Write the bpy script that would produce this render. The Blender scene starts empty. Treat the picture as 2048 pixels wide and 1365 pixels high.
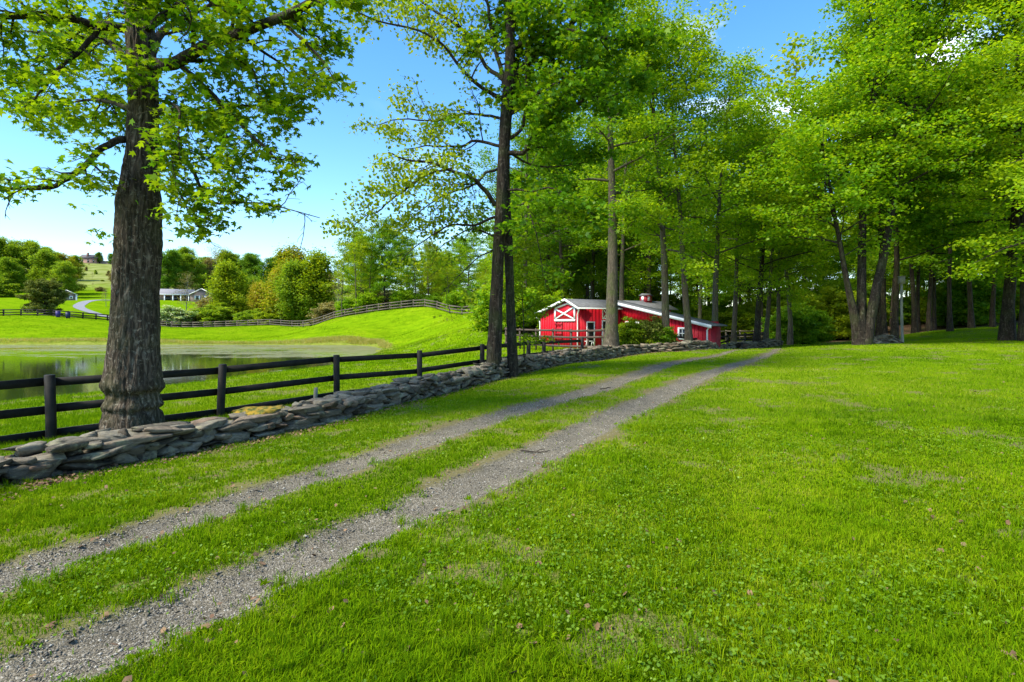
import bpy, math, random
import numpy as np
from mathutils import Vector

# ------------------------------------------------------------------ camera, world, sun
S = bpy.context.scene
COL = S.collection
F = 1138.0            # focal length in pixels of the 2048 px wide photograph
HOR = 650.0           # horizon row
CZ = 1.7
cd = bpy.data.cameras.new('camera'); cam = bpy.data.objects.new('camera', cd); COL.objects.link(cam)
cd.sensor_width = 36.0; cd.lens = F / 2048 * 36.0
cd.shift_y = -(682.5 - HOR) / 2048
cd.clip_start = 0.05; cd.clip_end = 5000
cam.location = (0, 0, CZ); cam.rotation_euler = (math.radians(90), 0, 0)
S.camera = cam

SUN_AZ = math.radians(-122)     # compass style angle from +Y, negative = left
SUN_EL = math.radians(50)
w = bpy.data.worlds.new('World'); S.world = w; w.use_nodes = True
nt = w.node_tree; nt.nodes.clear()
def wn(t): return nt.nodes.new(t)
out = wn('ShaderNodeOutputWorld'); bg = wn('ShaderNodeBackground'); sky = wn('ShaderNodeTexSky')
sky.sky_type = 'NISHITA'; sky.sun_disc = False; sky.sun_elevation = SUN_EL; sky.sun_rotation = SUN_AZ
sky.air_density = 1.0; sky.dust_density = 0.35; sky.ozone_density = 2.0
hs = wn('ShaderNodeHueSaturation'); hs.inputs['Saturation'].default_value = 1.30; hs.inputs['Value'].default_value = 1.0
tc = wn('ShaderNodeTexCoord'); mp = wn('ShaderNodeMapping'); mp.inputs['Scale'].default_value = (1.0, 1.0, 3.2)
noi = wn('ShaderNodeTexNoise'); noi.inputs['Scale'].default_value = 3.1; noi.inputs['Detail'].default_value = 7; noi.inputs['Distortion'].default_value = 0.4
rmp = wn('ShaderNodeValToRGB'); rmp.color_ramp.elements[0].position = 0.56; rmp.color_ramp.elements[1].position = 0.74
sep = wn('ShaderNodeSeparateXYZ'); mr = wn('ShaderNodeMapRange')
mr.inputs['From Min'].default_value = -0.25; mr.inputs['From Max'].default_value = 0.45   # clouds only to the right
mul = wn('ShaderNodeMath'); mul.operation = 'MULTIPLY'; mul.use_clamp = True
mix = wn('ShaderNodeMix'); mix.data_type = 'RGBA'; mix.inputs['B'].default_value = (9.0, 9.4, 10.0, 1)
L = nt.links.new
L(tc.outputs['Generated'], mp.inputs['Vector']); L(mp.outputs['Vector'], noi.inputs['Vector']); L(noi.outputs['Fac'], rmp.inputs['Fac'])
L(tc.outputs['Generated'], sep.inputs['Vector']); L(sep.outputs['X'], mr.inputs['Value'])
L(rmp.outputs['Color'], mul.inputs[0]); L(mr.outputs['Result'], mul.inputs[1])
L(sky.outputs['Color'], hs.inputs['Color']); L(hs.outputs['Color'], mix.inputs['A']); L(mul.outputs[0], mix.inputs['Factor'])
L(mix.outputs['Result'], bg.inputs['Color']); bg.inputs['Strength'].default_value = 0.132; L(bg.outputs[0], out.inputs[0])

sd = bpy.data.lights.new('sun', 'SUN'); sun = bpy.data.objects.new('sun', sd); COL.objects.link(sun)
sd.energy = 3.3; sd.angle = math.radians(18); sd.color = (1.0, 0.94, 0.80)
sdir = Vector((math.sin(SUN_AZ) * math.cos(SUN_EL), math.cos(SUN_AZ) * math.cos(SUN_EL), math.sin(SUN_EL)))
sun.rotation_euler = sdir.to_track_quat('Z', 'Y').to_euler(); sun.location = (-30, 0, 60)
S.view_settings.view_transform = 'Standard'; S.view_settings.look = 'None'
S.view_settings.exposure = 1.42; S.view_settings.gamma = 1.0
S.cycles.max_bounces = 8; S.cycles.diffuse_bounces = 4; S.cycles.glossy_bounces = 3
S.cycles.transmission_bounces = 5; S.cycles.transparent_max_bounces = 8

# ------------------------------------------------------------------ small helpers
def P(px, py, Y): return np.array([(px - 1024) / F * Y, Y, CZ - (py - HOR) / F * Y])

def vnoise(x, y, seed=0):
    x = np.asarray(x, float); y = np.asarray(y, float)
    xi = np.floor(x); yi = np.floor(y); fx = x - xi; fy = y - yi
    fx = fx * fx * (3 - 2 * fx); fy = fy * fy * (3 - 2 * fy)
    def h(a, b):
        v = np.sin(a * 127.1 + b * 311.7 + seed * 74.7) * 43758.5453
        return v - np.floor(v)
    return (h(xi, yi) * (1 - fx) + h(xi + 1, yi) * fx) * (1 - fy) + (h(xi, yi + 1) * (1 - fx) + h(xi + 1, yi + 1) * fx) * fy
def fbm(x, y, seed=0, o=4):
    s = 0; a = 0.5; t = 0
    for i in range(o):
        s = s + a * vnoise(np.asarray(x) * 2 ** i, np.asarray(y) * 2 ** i, seed + i * 13); t += a; a *= 0.5
    return s / t

def tag(o, label=None, cat=None, group=None, kind=None):
    if label: o['label'] = label
    if cat: o['category'] = cat
    if group: o['group'] = group
    if kind: o['kind'] = kind
    return o
def empty(name, loc=(0, 0, 0), rz=0, label=None, cat=None, group=None):
    o = bpy.data.objects.new(name, None); COL.objects.link(o); o.empty_display_size = 0.2
    o.location = [float(v) for v in loc]; o.rotation_euler = (0, 0, rz)
    return tag(o, label, cat, group)
def mesh_np(name, V, polys, mat=None, parent=None, smooth=False, link=True):
    """polys: list of (n,k) int arrays"""
    V = np.asarray(V, np.float32).reshape(-1, 3)
    me = bpy.data.meshes.new(name)
    polys = [np.asarray(p, np.int32) for p in polys if len(p)]
    me.vertices.add(len(V)); me.vertices.foreach_set('co', V.ravel())
    li = np.concatenate([p.ravel() for p in polys]); tot = np.concatenate([np.full(len(p), p.shape[1], np.int32) for p in polys])
    st = np.concatenate([[0], np.cumsum(tot)[:-1]]).astype(np.int32)
    me.loops.add(len(li)); me.loops.foreach_set('vertex_index', li)
    me.polygons.add(len(tot)); me.polygons.foreach_set('loop_start', st); me.polygons.foreach_set('loop_total', tot)
    if smooth: me.polygons.foreach_set('use_smooth', np.ones(len(tot), bool))
    me.update(calc_edges=True); me.validate()
    if mat: me.materials.append(mat)
    o = bpy.data.objects.new(name, me)
    if link: COL.objects.link(o)
    if parent: o.parent = parent
    return o
def attr(o, name, vals):
    a = o.data.attributes.new(name, 'FLOAT', 'POINT'); a.data.foreach_set('value', np.asarray(vals, np.float32).ravel())

class MB:
    """collects simple solids into one mesh"""
    def __init__(s): s.v = []; s.f = {}; s.n = 0
    def add(s, V, faces):
        V = np.asarray(V, float)
        for f in faces: s.f.setdefault(len(f), []).append([i + s.n for i in f])
        s.v.append(V); s.n += len(V); return s
    def box(s, x0, x1, y0, y1, z0, z1):
        V = [(x, y, z) for z in (z0, z1) for y in (y0, y1) for x in (x0, x1)]
        return s.add(V, [(0, 2, 3, 1), (4, 5, 7, 6), (0, 1, 5, 4), (1, 3, 7, 5), (3, 2, 6, 7), (2, 0, 4, 6)])
    def beam(s, a, b, w, h, up=(0, 0, 1)):
        a = np.array(a, float); b = np.array(b, float); d = b - a; d /= np.linalg.norm(d)
        up = np.array(up, float); sd_ = np.cross(d, up); sd_ /= np.linalg.norm(sd_); u = np.cross(sd_, d)
        V = [p + sd_ * (i * w / 2) + u * (j * h / 2) for p in (a, b) for i, j in ((-1, -1), (1, -1), (1, 1), (-1, 1))]
        return s.add(V, [(0, 3, 2, 1), (4, 5, 6, 7), (0, 1, 5, 4), (1, 2, 6, 5), (2, 3, 7, 6), (3, 0, 4, 7)])
    def poly(s, pts, d):
        """extrude polygon pts by vector d"""
        pts = np.array(pts, float); n = len(pts); V = np.concatenate([pts, pts + np.array(d, float)])
        s.add(V, [tuple(range(n))[::-1], tuple(range(n, 2 * n))] + [(i, (i + 1) % n, n + (i + 1) % n, n + i) for i in range(n)]); return s
    def tube(s, pts, rad, n=8, cap=True):
        V, Q = tube(pts, rad, n); s.add(V, [tuple(q) for q in Q])
        if cap: s.f.setdefault(n, []).append([s.n - n + i for i in range(n)])
        return s
    def build(s, name, mat, parent=None, smooth=False):
        return mesh_np(name, np.concatenate(s.v), [np.array(a) for a in s.f.values()], mat, parent, smooth)

def tube(pts, rad, n=8):
    pts = np.asarray(pts, float); m = len(pts); rad = np.broadcast_to(np.asarray(rad, float), (m,))
    T = np.gradient(pts, axis=0); T /= np.linalg.norm(T, axis=1, keepdims=True) + 1e-9
    ref = np.array([1.0, 0, 0]) if abs(T[0, 0]) < 0.8 else np.array([0, 1.0, 0])
    V = np.zeros((m, n, 3)); a = np.arange(n) * 2 * math.pi / n
    for i in range(m):
        u = ref - T[i] * ref.dot(T[i]); u /= np.linalg.norm(u); v = np.cross(T[i], u); ref = u
        V[i] = pts[i] + rad[i] * (np.cos(a)[:, None] * u + np.sin(a)[:, None] * v)
    i = np.arange(m - 1)[:, None]; j = np.arange(n)[None, :]; k = (j + 1) % n
    Q = np.stack([i * n + j, i * n + k, (i + 1) * n + k, (i + 1) * n + j], -1).reshape(-1, 4)
    return V.reshape(-1, 3), Q
def tubes_mesh(name, tl, mat, parent=None, link=True):
    VV = []; QQ = []; b = 0
    for pts, rad, n in tl:
        V, Q = tube(pts, rad, n); VV.append(V); QQ.append(Q + b); b += len(V)
    return mesh_np(name, np.concatenate(VV), [np.concatenate(QQ)], mat, parent, True, link)

# ------------------------------------------------------------------ materials
def mat(name):
    m = bpy.data.materials.new(name); m.use_nodes = True; n = m.node_tree; n.nodes.clear()
    return m, n, n.nodes.new, n.links.new
def ramp(new, stops, interp='LINEAR'):
    r = new('ShaderNodeValToRGB'); cr = r.color_ramp; cr.interpolation = interp
    while len(cr.elements) < len(stops): cr.elements.new(0.5)
    for e, (p, c) in zip(cr.elements, stops): e.position = p; e.color = tuple(c) + (1,) if len(c) == 3 else c
    return r
def noise(new, link, vec, scale, detail=4, rough=0.55, dist=0):
    n = new('ShaderNodeTexNoise'); n.inputs['Scale'].default_value = scale; n.inputs['Detail'].default_value = detail
    n.inputs['Roughness'].default_value = rough; n.inputs['Distortion'].default_value = dist
    if vec is not None: link(vec, n.inputs['Vector'])
    return n
def bump(new, link, h, strength, dist):
    b = new('ShaderNodeBump'); b.inputs['Strength'].default_value = strength; b.inputs['Distance'].default_value = dist
    link(h, b.inputs['Height']); return b
def mixc(new, link, f, a, b):
    m = new('ShaderNodeMix'); m.data_type = 'RGBA'
    for s, v in (('Factor', f), ('A', a), ('B', b)):
        if isinstance(v, (int, float)): m.inputs[s].default_value = v
        elif isinstance(v, tuple): m.inputs[s].default_value = v + (1,)
        else: link(v, m.inputs[s])
    return m.outputs['Result']

def leaf_material(name, dark, light, yellow, trans=0.45, island=0.55):
    """leaf colour varies leaf by leaf, by clump and by tree"""
    m, n, new, link = mat(name)
    geo = new('ShaderNodeNewGeometry'); oi = new('ShaderNodeObjectInfo'); tcn = new('ShaderNodeTexCoord')
    nz = noise(new, link, tcn.outputs['Object'], 0.55, 3)
    a = new('ShaderNodeMath'); a.operation = 'MULTIPLY'; a.inputs[1].default_value = island; link(geo.outputs['Random Per Island'], a.inputs[0])
    b = new('ShaderNodeMath'); b.operation = 'MULTIPLY_ADD'; b.inputs[1].default_value = 0.9; link(nz.outputs['Fac'], b.inputs[0]); link(a.outputs[0], b.inputs[2])
    c = new('ShaderNodeMath'); c.operation = 'MULTIPLY_ADD'; c.inputs[1].default_value = 0.25; link(oi.outputs['Random'], c.inputs[0]); link(b.outputs[0], c.inputs[2])
    r = ramp(new, [(0.25, dark), (0.75, light), (1.25 if False else 1.0, yellow)])
    link(c.outputs[0], r.inputs['Fac'])
    d = new('ShaderNodeBsdfDiffuse'); t = new('ShaderNodeBsdfTranslucent'); g = new('ShaderNodeBsdfGlossy'); g.inputs['Roughness'].default_value = 0.45
    g.inputs['Color'].default_value = (0.6, 0.65, 0.6, 1)
    tcol = new('ShaderNodeMix'); tcol.data_type = 'RGBA'; tcol.blend_type = 'MULTIPLY'; tcol.inputs['Factor'].default_value = 1
    tcol.inputs['B'].default_value = (1.45, 1.3, 0.45, 1); link(r.outputs[0], tcol.inputs['A'])
    link(r.outputs[0], d.inputs[0]); link(tcol.outputs['Result'], t.inputs[0])
    m1 = new('ShaderNodeMixShader'); m1.inputs[0].default_value = trans; link(d.outputs[0], m1.inputs[1]); link(t.outputs[0], m1.inputs[2])
    m2 = new('ShaderNodeMixShader'); m2.inputs[0].default_value = 0.015; link(m1.outputs[0], m2.inputs[1]); link(g.outputs[0], m2.inputs[2])
    o = new('ShaderNodeOutputMaterial'); link(m2.outputs[0], o.inputs[0]); return m

M_LEAF = leaf_material('maple_leaves', (0.032, 0.10, 0.004), (0.085, 0.21, 0.006), (0.21, 0.33, 0.010), 0.5)
M_LEAF_Y = leaf_material('young_yellow_leaves', (0.085, 0.15, 0.006), (0.18, 0.28, 0.009), (0.29, 0.37, 0.014), 0.55)
M_LEAF_MID = leaf_material('mid_green_leaves', (0.06, 0.17, 0.006), (0.155, 0.32, 0.008), (0.29, 0.42, 0.012), 0.55)
M_LEAF_DK = leaf_material('deep_green_leaves', (0.04, 0.12, 0.007), (0.095, 0.225, 0.009), (0.17, 0.30, 0.010), 0.52)
M_LEAF_RUST = leaf_material('bronze_leaves', (0.14, 0.19, 0.010), (0.24, 0.30, 0.012), (0.36, 0.29, 0.03), 0.45)
M_LEAF_FAR = leaf_material('far_leaves', (0.09, 0.18, 0.010), (0.16, 0.28, 0.013), (0.26, 0.36, 0.025), 0.55)
M_LEAF_FARD = leaf_material('far_deep_leaves', (0.045, 0.13, 0.012), (0.09, 0.21, 0.015), (0.16, 0.28, 0.02), 0.5)
M_NEEDLE = leaf_material('olive_needles', (0.05, 0.075, 0.012), (0.10, 0.135, 0.018), (0.16, 0.18, 0.03), 0.2)
M_SCRUB = leaf_material('brown_scrub_leaves', (0.10, 0.10, 0.03), (0.20, 0.19, 0.06), (0.28, 0.24, 0.09), 0.3)
M_BLOSSOM = leaf_material('white_blossom_leaves', (0.10, 0.22, 0.03), (0.30, 0.42, 0.14), (0.7, 0.72, 0.45), 0.3)

def bark_material(name, c0, c1, c2, lichen, scale=1.0, moss=0.0, bs=0.9):
    m, n, new, link = mat(name)
    tcn = new('ShaderNodeTexCoord'); mpn = new('ShaderNodeMapping'); mpn.inputs['Scale'].default_value = (9 * scale, 9 * scale, 1.6 * scale)
    link(tcn.outputs['Object'], mpn.inputs['Vector'])
    n1 = noise(new, link, mpn.outputs[0], 1.4, 8, 0.65, 0.8)
    vo = new('ShaderNodeTexVoronoi'); vo.feature = 'DISTANCE_TO_EDGE'; vo.inputs['Scale'].default_value = 1.3; vd = noise(new, link, mpn.outputs[0], .9, 4, .6); vm_ = new('ShaderNodeVectorMath'); vm_.operation = 'MULTIPLY_ADD'; vm_.inputs[1].default_value = (2.2, 2.2, 2.2); link(vd.outputs['Color'], vm_.inputs[0]); link(mpn.outputs[0], vm_.inputs[2]); link(vm_.outputs[0], vo.inputs['Vector'])
    r1 = ramp(new, [(0.3, c0), (0.52, c1), (0.75, c2)]); link(n1.outputs['Fac'], r1.inputs['Fac'])
    rc = ramp(new, [(0.0, (.25, .25, .25)), (0.30, (1, 1, 1))]); link(vo.outputs['Distance'], rc.inputs['Fac'])
    base = mixc(new, link, rc.outputs[0], tuple(x * 0.45 for x in c0), r1.outputs[0])
    nl = noise(new, link, tcn.outputs['Object'], 11 * scale, 6, 0.75, 0.6)
    rl = ramp(new, [(0.55, (0, 0, 0)), (0.64, (1, 1, 1))]); link(nl.outputs['Fac'], rl.inputs['Fac'])
    ms = new('ShaderNodeMath'); ms.operation = 'MULTIPLY'; ms.inputs[1].default_value = lichen; link(rl.outputs[0], ms.inputs[0])
    col = mixc(new, link, ms.outputs[0], base, (0.21, 0.185, 0.14))
    if moss:
        nm = noise(new, link, tcn.outputs['Object'], 1.3, 4); rm = ramp(new, [(0.48, (0, 0, 0)), (0.62, (moss,) * 3)]); link(nm.outputs['Fac'], rm.inputs['Fac'])
        col = mixc(new, link, rm.outputs[0], col, (0.07, 0.10, 0.02))
    hh = new('ShaderNodeMath'); hh.operation = 'MULTIPLY_ADD'; hh.inputs[1].default_value = 0.6; link(rc.outputs[0], hh.inputs[0]); link(n1.outputs['Fac'], hh.inputs[2])
    b = bump(new, link, hh.outputs[0], bs, 0.03)
    p = new('ShaderNodeBsdfPrincipled'); p.inputs['Roughness'].default_value = 0.9; p.inputs['Specular IOR Level'].default_value = 0.15
    link(col, p.inputs['Base Color']); link(b.outputs[0], p.inputs['Normal'])
    o = new('ShaderNodeOutputMaterial'); link(p.outputs[0], o.inputs[0]); return m
M_BARK = bark_material('old_maple_bark', (0.030, 0.021, 0.014), (0.095, 0.072, 0.050), (0.24, 0.19, 0.145), 0.85, 1.0, 0.15, 1.0)
M_BARK2 = bark_material('dark_bark', (0.015, 0.011, 0.008), (0.045, 0.034, 0.024), (0.095, 0.075, 0.055), 0.35, 0.8, 0.2)
M_BARK3 = bark_material('grey_brown_bark', (0.06, 0.048, 0.032), (0.13, 0.105, 0.072), (0.20, 0.17, 0.125), 0.25, 1.2, 0.5)
M_BARK4 = bark_material('pale_grey_bark', (0.12, 0.12, 0.11), (0.2, 0.2, 0.19), (0.3, 0.3, 0.28), 0.2, 0.8)

def plain(name, c, rough=0.7, var=0.25, scale=6, bs=0.2, bd=0.01, stretch=(1, 1, 1), spec=0.3, metal=0.0, c2=None):
    m, n, new, link = mat(name)
    tcn = new('ShaderNodeTexCoord'); mpn = new('ShaderNodeMapping'); mpn.inputs['Scale'].default_value = stretch; link(tcn.outputs['Object'], mpn.inputs['Vector'])
    nn = noise(new, link, mpn.outputs[0], scale, 6, 0.6)
    lo = tuple(x * (1 - var) for x in c); hi = c2 or tuple(min(1, x * (1 + var)) for x in c)
    r = ramp(new, [(0.3, lo), (0.7, hi)]); link(nn.outputs['Fac'], r.inputs['Fac'])
    b = bump(new, link, nn.outputs['Fac'], bs, bd)
    p = new('ShaderNodeBsdfPrincipled'); p.inputs['Roughness'].default_value = rough; p.inputs['Specular IOR Level'].default_value = spec; p.inputs['Metallic'].default_value = metal
    link(r.outputs[0], p.inputs['Base Color']); link(b.outputs[0], p.inputs['Normal'])
    o = new('ShaderNodeOutputMaterial'); link(p.outputs[0], o.inputs[0]); return m
M_FENCE = plain('black_fence_paint', (0.007, 0.0065, 0.005), 0.7, 0.5, 5, 0.5, 0.01, (1, 1, 1), 0.25, c2=(0.018, 0.016, 0.012))
M_FENCE2 = plain('weathered_brown_fence', (0.10, 0.08, 0.06), 0.85, 0.4, 3)
M_FENCEG = plain('weathered_grey_fence', (0.105, 0.085, 0.065), 0.85, 0.4, 3)
M_RED = plain('red_barn_paint', (0.52, 0.006, 0.018), 0.55, 0.16, 2.5, 0.15, 0.01, (1, 1, 0.3))
M_REDD = plain('dark_red_paint', (0.24, 0.008, 0.015), 0.6, 0.2, 3)
M_WHITE = plain('white_trim_paint', (0.78, 0.77, 0.74), 0.5, 0.06, 4)
M_ROOF = plain('grey_shingles', (0.11, 0.11, 0.108), 0.9, 0.3, 4, 0.4, 0.01)
M_DARK = plain('dark_interior', (0.012, 0.011, 0.010), 0.9, 0.3)  # near black paints in the shade inside openings; also colours bin wheels
M_GLASS = plain('dark_window_glass', (0.02, 0.024, 0.028), 0.08, 0.1, 2, 0, 0.001, spec=0.6)
M_SIDING = plain('grey_brown_siding', (0.18, 0.14, 0.12), 0.8, 0.1, 2)
M_SHINGLE = plain('pale_grey_roofing', (0.22, 0.21, 0.215), 0.85, 0.12, 2)
M_BIN = plain('blue_plastic', (0.04, 0.03, 0.16), 0.45, 0.1, 3)
M_BIND = plain('navy_plastic', (0.02, 0.025, 0.075), 0.45, 0.1, 3)
M_POLE = plain('silvery_weathered_wood', (0.20, 0.185, 0.145), 0.85, 0.35, 7, 0.4, 0.01, (1, 1, 0.15))
M_TWIG = plain('twig_wood', (0.06, 0.045, 0.03), 0.9, 0.3)
M_ASPH = plain('pale_asphalt', (0.20, 0.20, 0.21), 0.9, 0.1, 1)
M_BRICK = plain('distant_brick', (0.25, 0.15, 0.12), 0.9, 0.2, 1)

def stone_material(name, moss=0.0):
    m, n, new, link = mat(name)
    geo = new('ShaderNodeNewGeometry'); tcn = new('ShaderNodeTexCoord')
    r = ramp(new, [(0.0, (0.06, 0.048, 0.032)), (0.35, (0.13, 0.11, 0.077)), (0.75, (0.21, 0.183, 0.13)), (1.0, (0.15, 0.10, 0.065))]); link(geo.outputs['Random Per Island'], r.inputs['Fac'])
    mpn = new('ShaderNodeMapping'); mpn.inputs['Scale'].default_value = (1, 1, 3.0); link(tcn.outputs['Object'], mpn.inputs['Vector'])
    n1 = noise(new, link, mpn.outputs[0], 7, 9, 0.7, 0.6)
    rr = ramp(new, [(0.3, (0.45, 0.45, 0.45)), (0.7, (1.5, 1.5, 1.5))]); link(n1.outputs['Fac'], rr.inputs['Fac'])
    mm = new('ShaderNodeMix'); mm.data_type = 'RGBA'; mm.blend_type = 'MULTIPLY'; mm.inputs['Factor'].default_value = 1; link(r.outputs[0], mm.inputs['A']); link(rr.outputs[0], mm.inputs['B'])
    nl = noise(new, link, tcn.outputs['Object'], 3.2, 6, 0.7); rl = ramp(new, [(0.54, (0, 0, 0)), (0.62, (0.75,) * 3)]); link(nl.outputs['Fac'], rl.inputs['Fac'])
    col = mixc(new, link, rl.outputs[0], mm.outputs['Result'], (0.25, 0.235, 0.14))
    if moss:
        sp = new('ShaderNodeSeparateXYZ'); link(geo.outputs['Normal'], sp.inputs[0])
        nm = noise(new, link, tcn.outputs['Object'], 6, 5); ad = new('ShaderNodeMath'); ad.operation = 'MULTIPLY_ADD'; ad.inputs[1].default_value = 0.35; link(sp.outputs['Z'], ad.inputs[0]); link(nm.outputs['Fac'], ad.inputs[2])
        rm = ramp(new, [(0.5, (0, 0, 0)), (0.66, (1, 1, 1))]); link(ad.outputs[0], rm.inputs['Fac'])
        nm2 = noise(new, link, tcn.outputs['Object'], 11, 3); rm2 = ramp(new, [(0.4, (0.07, 0.085, 0.01)), (0.6, (0.30, 0.19, 0.015))]); link(nm2.outputs['Fac'], rm2.inputs['Fac'])
        col = mixc(new, link, rm.outputs[0], col, rm2.outputs[0])
    n2 = noise(new, link, mpn.outputs[0], 22, 8, 0.7, 0.3)
    hh = new('ShaderNodeMath'); hh.operation = 'MULTIPLY_ADD'; hh.inputs[1].default_value = 0.35; link(n2.outputs['Fac'], hh.inputs[0]); link(n1.outputs['Fac'], hh.inputs[2])
    b = bump(new, link, hh.outputs[0], 1.0, 0.045)
    p = new('ShaderNodeBsdfPrincipled'); p.inputs['Roughness'].default_value = 0.85; p.inputs['Specular IOR Level'].default_value = 0.25
    link(col, p.inputs['Base Color']); link(b.outputs[0], p.inputs['Normal'])
    o = new('ShaderNodeOutputMaterial'); link(p.outputs[0], o.inputs[0]); return m
M_STONE = stone_material('dry_fieldstone'); M_MOSS = stone_material('mossy_fieldstone', 1)

# ------------------------------------------------------------------ terrain
ctrl = []
def c3(x, y, z): ctrl.append((x, y, z))
def cp(px, py, Y): ctrl.append(tuple(P(px, py, Y)))
for x, y, z in [(0, 0, 0), (-3, 3, -.02), (3, 3, 0), (0, -12, 0), (-12, -12, -.2), (12, -12, .2), (7, 6, .06), (16, 12, .30), (0, 6, 0), (-1.5, 5, -.02), (4, 12, .03), (9, 18, .15),
                (20, 18, .45), (30, 20, .7), (8, 22, .12), (-5.85, 6.5, -.19), (-4.5, 10, -.3), (-8.4, 10.2, -.4), (-10, 6, -.4), (-6.3, 12.7, -.38), (-4.6, 15.3, -.3), (-2.0, 15, -.22),
                (-.5, 20.4, -.15), (1.5, 25, -.12), (4.1, 28, -.10), (3.7, 23.5, .10), (-2, 12, -.08), (0.5, 14, -.05), (-14, 13, -.85), (-18, 20, -1.15), (-9, 20, -1.0), (-3, 26, -.75), (0, 34, -.5),
                (-30, 24, -1.1), (-60, 30, -1.0), (-20, 0, -.7), (-40, 0, -.9)]: c3(x, y, z)
cp(1725, 690, 30); cp(2012, 680, 34); c3(24, 26, .62)
cp(1700, 690, 45); cp(1640, 691, 43); cp(1850, 664, 50); cp(2048, 645, 55); cp(2300, 640, 50); cp(1714, 682, 56); cp(1650, 683, 58)
cp(1400, 699, 33); cp(1557, 692, 42); cp(1430, 712, 28.5); cp(1300, 740, 21); cp(1500, 703, 35)
c3(4.7, 40, 0.0); c3(2, 46, .1); c3(12, 36, -.15); c3(14, 44, 0); c3(20, 55, .1); c3(40, 70, .8); c3(60, 60, 3); c3(25, 80, 1); c3(6, 62, 1.0); c3(60, 110, 3); c3(0, 60, 1.2)
# far bank of the pond, fields and hills
for px in (-300, 0, 300, 600): cp(px, 681, 82)
cp(-250, 634, 108); cp(0, 633, 110); cp(100, 633, 112); cp(200, 640, 117); cp(100, 655, 97); cp(340, 656, 124); cp(430, 655, 126); cp(540, 651, 122); cp(400, 668, 102); cp(600, 664, 100)
cp(660, 640, 103); cp(750, 624, 98); cp(850, 617, 92); cp(975, 624, 78); cp(850, 655, 80); cp(800, 668, 84); cp(790, 680, 74); cp(820, 688, 66); cp(975, 655, 58); cp(700, 672, 82); cp(800, 694, 64); cp(860, 700, 52); cp(975, 690, 46)
cp(1040, 640, 64); cp(850, 640, 110); cp(700, 652, 118); cp(1000, 640, 95)
cp(0, 600, 150); cp(130, 602, 165); cp(200, 600, 165); cp(380, 602, 185); cp(60, 596, 172); cp(-200, 596, 170); cp(560, 650, 150); cp(480, 625, 165); cp(340, 630, 150)
cp(200, 560, 245); cp(60, 560, 245); cp(420, 575, 250); cp(190, 528, 340); cp(0, 520, 340); cp(430, 545, 340); cp(600, 590, 240); cp(700, 600, 250)
for x, y, z in [(-450, 560, 44), (0, 560, 20), (450, 560, 14), (300, 250, 8), (-350, 150, 6), (-350, 0, -1), (350, 0, 4), (350, 100, 5), (-150, -40, -1), (150, -40, 1), (-450, 350, 40), (150, 160, 6)]: c3(x, y, z)
ctrl = np.array(ctrl)
def _phi(r2): return 0.5 * r2 * np.log(r2 + 1e-6)
def _solve():
    X = ctrl[:, :2] / 100; n = len(X)
    K = _phi(((X[:, None] - X[None]) ** 2).sum(-1)) + np.eye(n) * 2e-5
    Pm = np.hstack([np.ones((n, 1)), X]); A = np.zeros((n + 3, n + 3)); A[:n, :n] = K; A[:n, n:] = Pm; A[n:, :n] = Pm.T
    return np.linalg.solve(A, np.concatenate([ctrl[:, 2], np.zeros(3)]))
WT = _solve()
def tps(x, y):
    x = np.atleast_1d(np.asarray(x, float)); sh = x.shape; q = np.stack([x.ravel(), np.broadcast_to(np.asarray(y, float), sh).ravel()], 1) / 100; o = np.zeros(len(q)); X = ctrl[:, :2] / 100
    for s in range(0, len(q), 60000):
        e = q[s:s + 60000]; o[s:s + 60000] = _phi(((e[:, None] - X[None]) ** 2).sum(-1)) @ WT[:-3] + WT[-3] + e @ WT[-2:]
    return o.reshape(sh)

WATER = -1.1
def wpt(px, py): Y = (CZ - WATER) * F / (py - HOR); return ((px - 1024) / F * Y, Y)
pond = [wpt(*q) for q in [(-700, 900), (-300, 850), (0, 806), (120, 795), (260, 782), (400, 766), (560, 745), (660, 731), (700, 719), (745, 708), (765, 699), (745, 693), (700, 691), (600, 690.5), (400, 690), (200, 690), (0, 690), (-300, 690), (-900, 690)]]
pond.append((-150, 40)); pond = np.array(pond)
def poly_sd(x, y, poly):
    """signed distance, negative inside"""
    d = np.full(np.shape(x), 1e9); ins = np.zeros(np.shape(x), bool); n = len(poly)
    for i in range(n):
        a = poly[i]; b = poly[(i + 1) % n]; e = b - a; t = np.clip(((x - a[0]) * e[0] + (y - a[1]) * e[1]) / (e @ e), 0, 1)
        d = np.minimum(d, np.hypot(x - a[0] - t * e[0], y - a[1] - t * e[1]))
        c = (a[1] > y) != (b[1] > y); xx = e[0] * (y - a[1]) / (e[1] if abs(e[1]) > 1e-9 else 1e-9) + a[0]; ins ^= c & (x < xx)
    return np.where(ins, -d, d)
def line_d(x, y, pl, hw=None):
    d = np.full(np.shape(x), 1e9); best_t = np.zeros(np.shape(x)); n = len(pl)
    for i in range(n - 1):
        a = pl[i]; e = pl[i + 1] - a; t = np.clip(((x - a[0]) * e[0] + (y - a[1]) * e[1]) / (e @ e), 0, 1)
        q = np.hypot(x - a[0] - t * e[0], y - a[1] - t * e[1])
        if hw is not None: q = q - (hw[i] * (1 - t) + hw[i + 1] * t)
        d = np.minimum(d, q)
    return d
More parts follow.
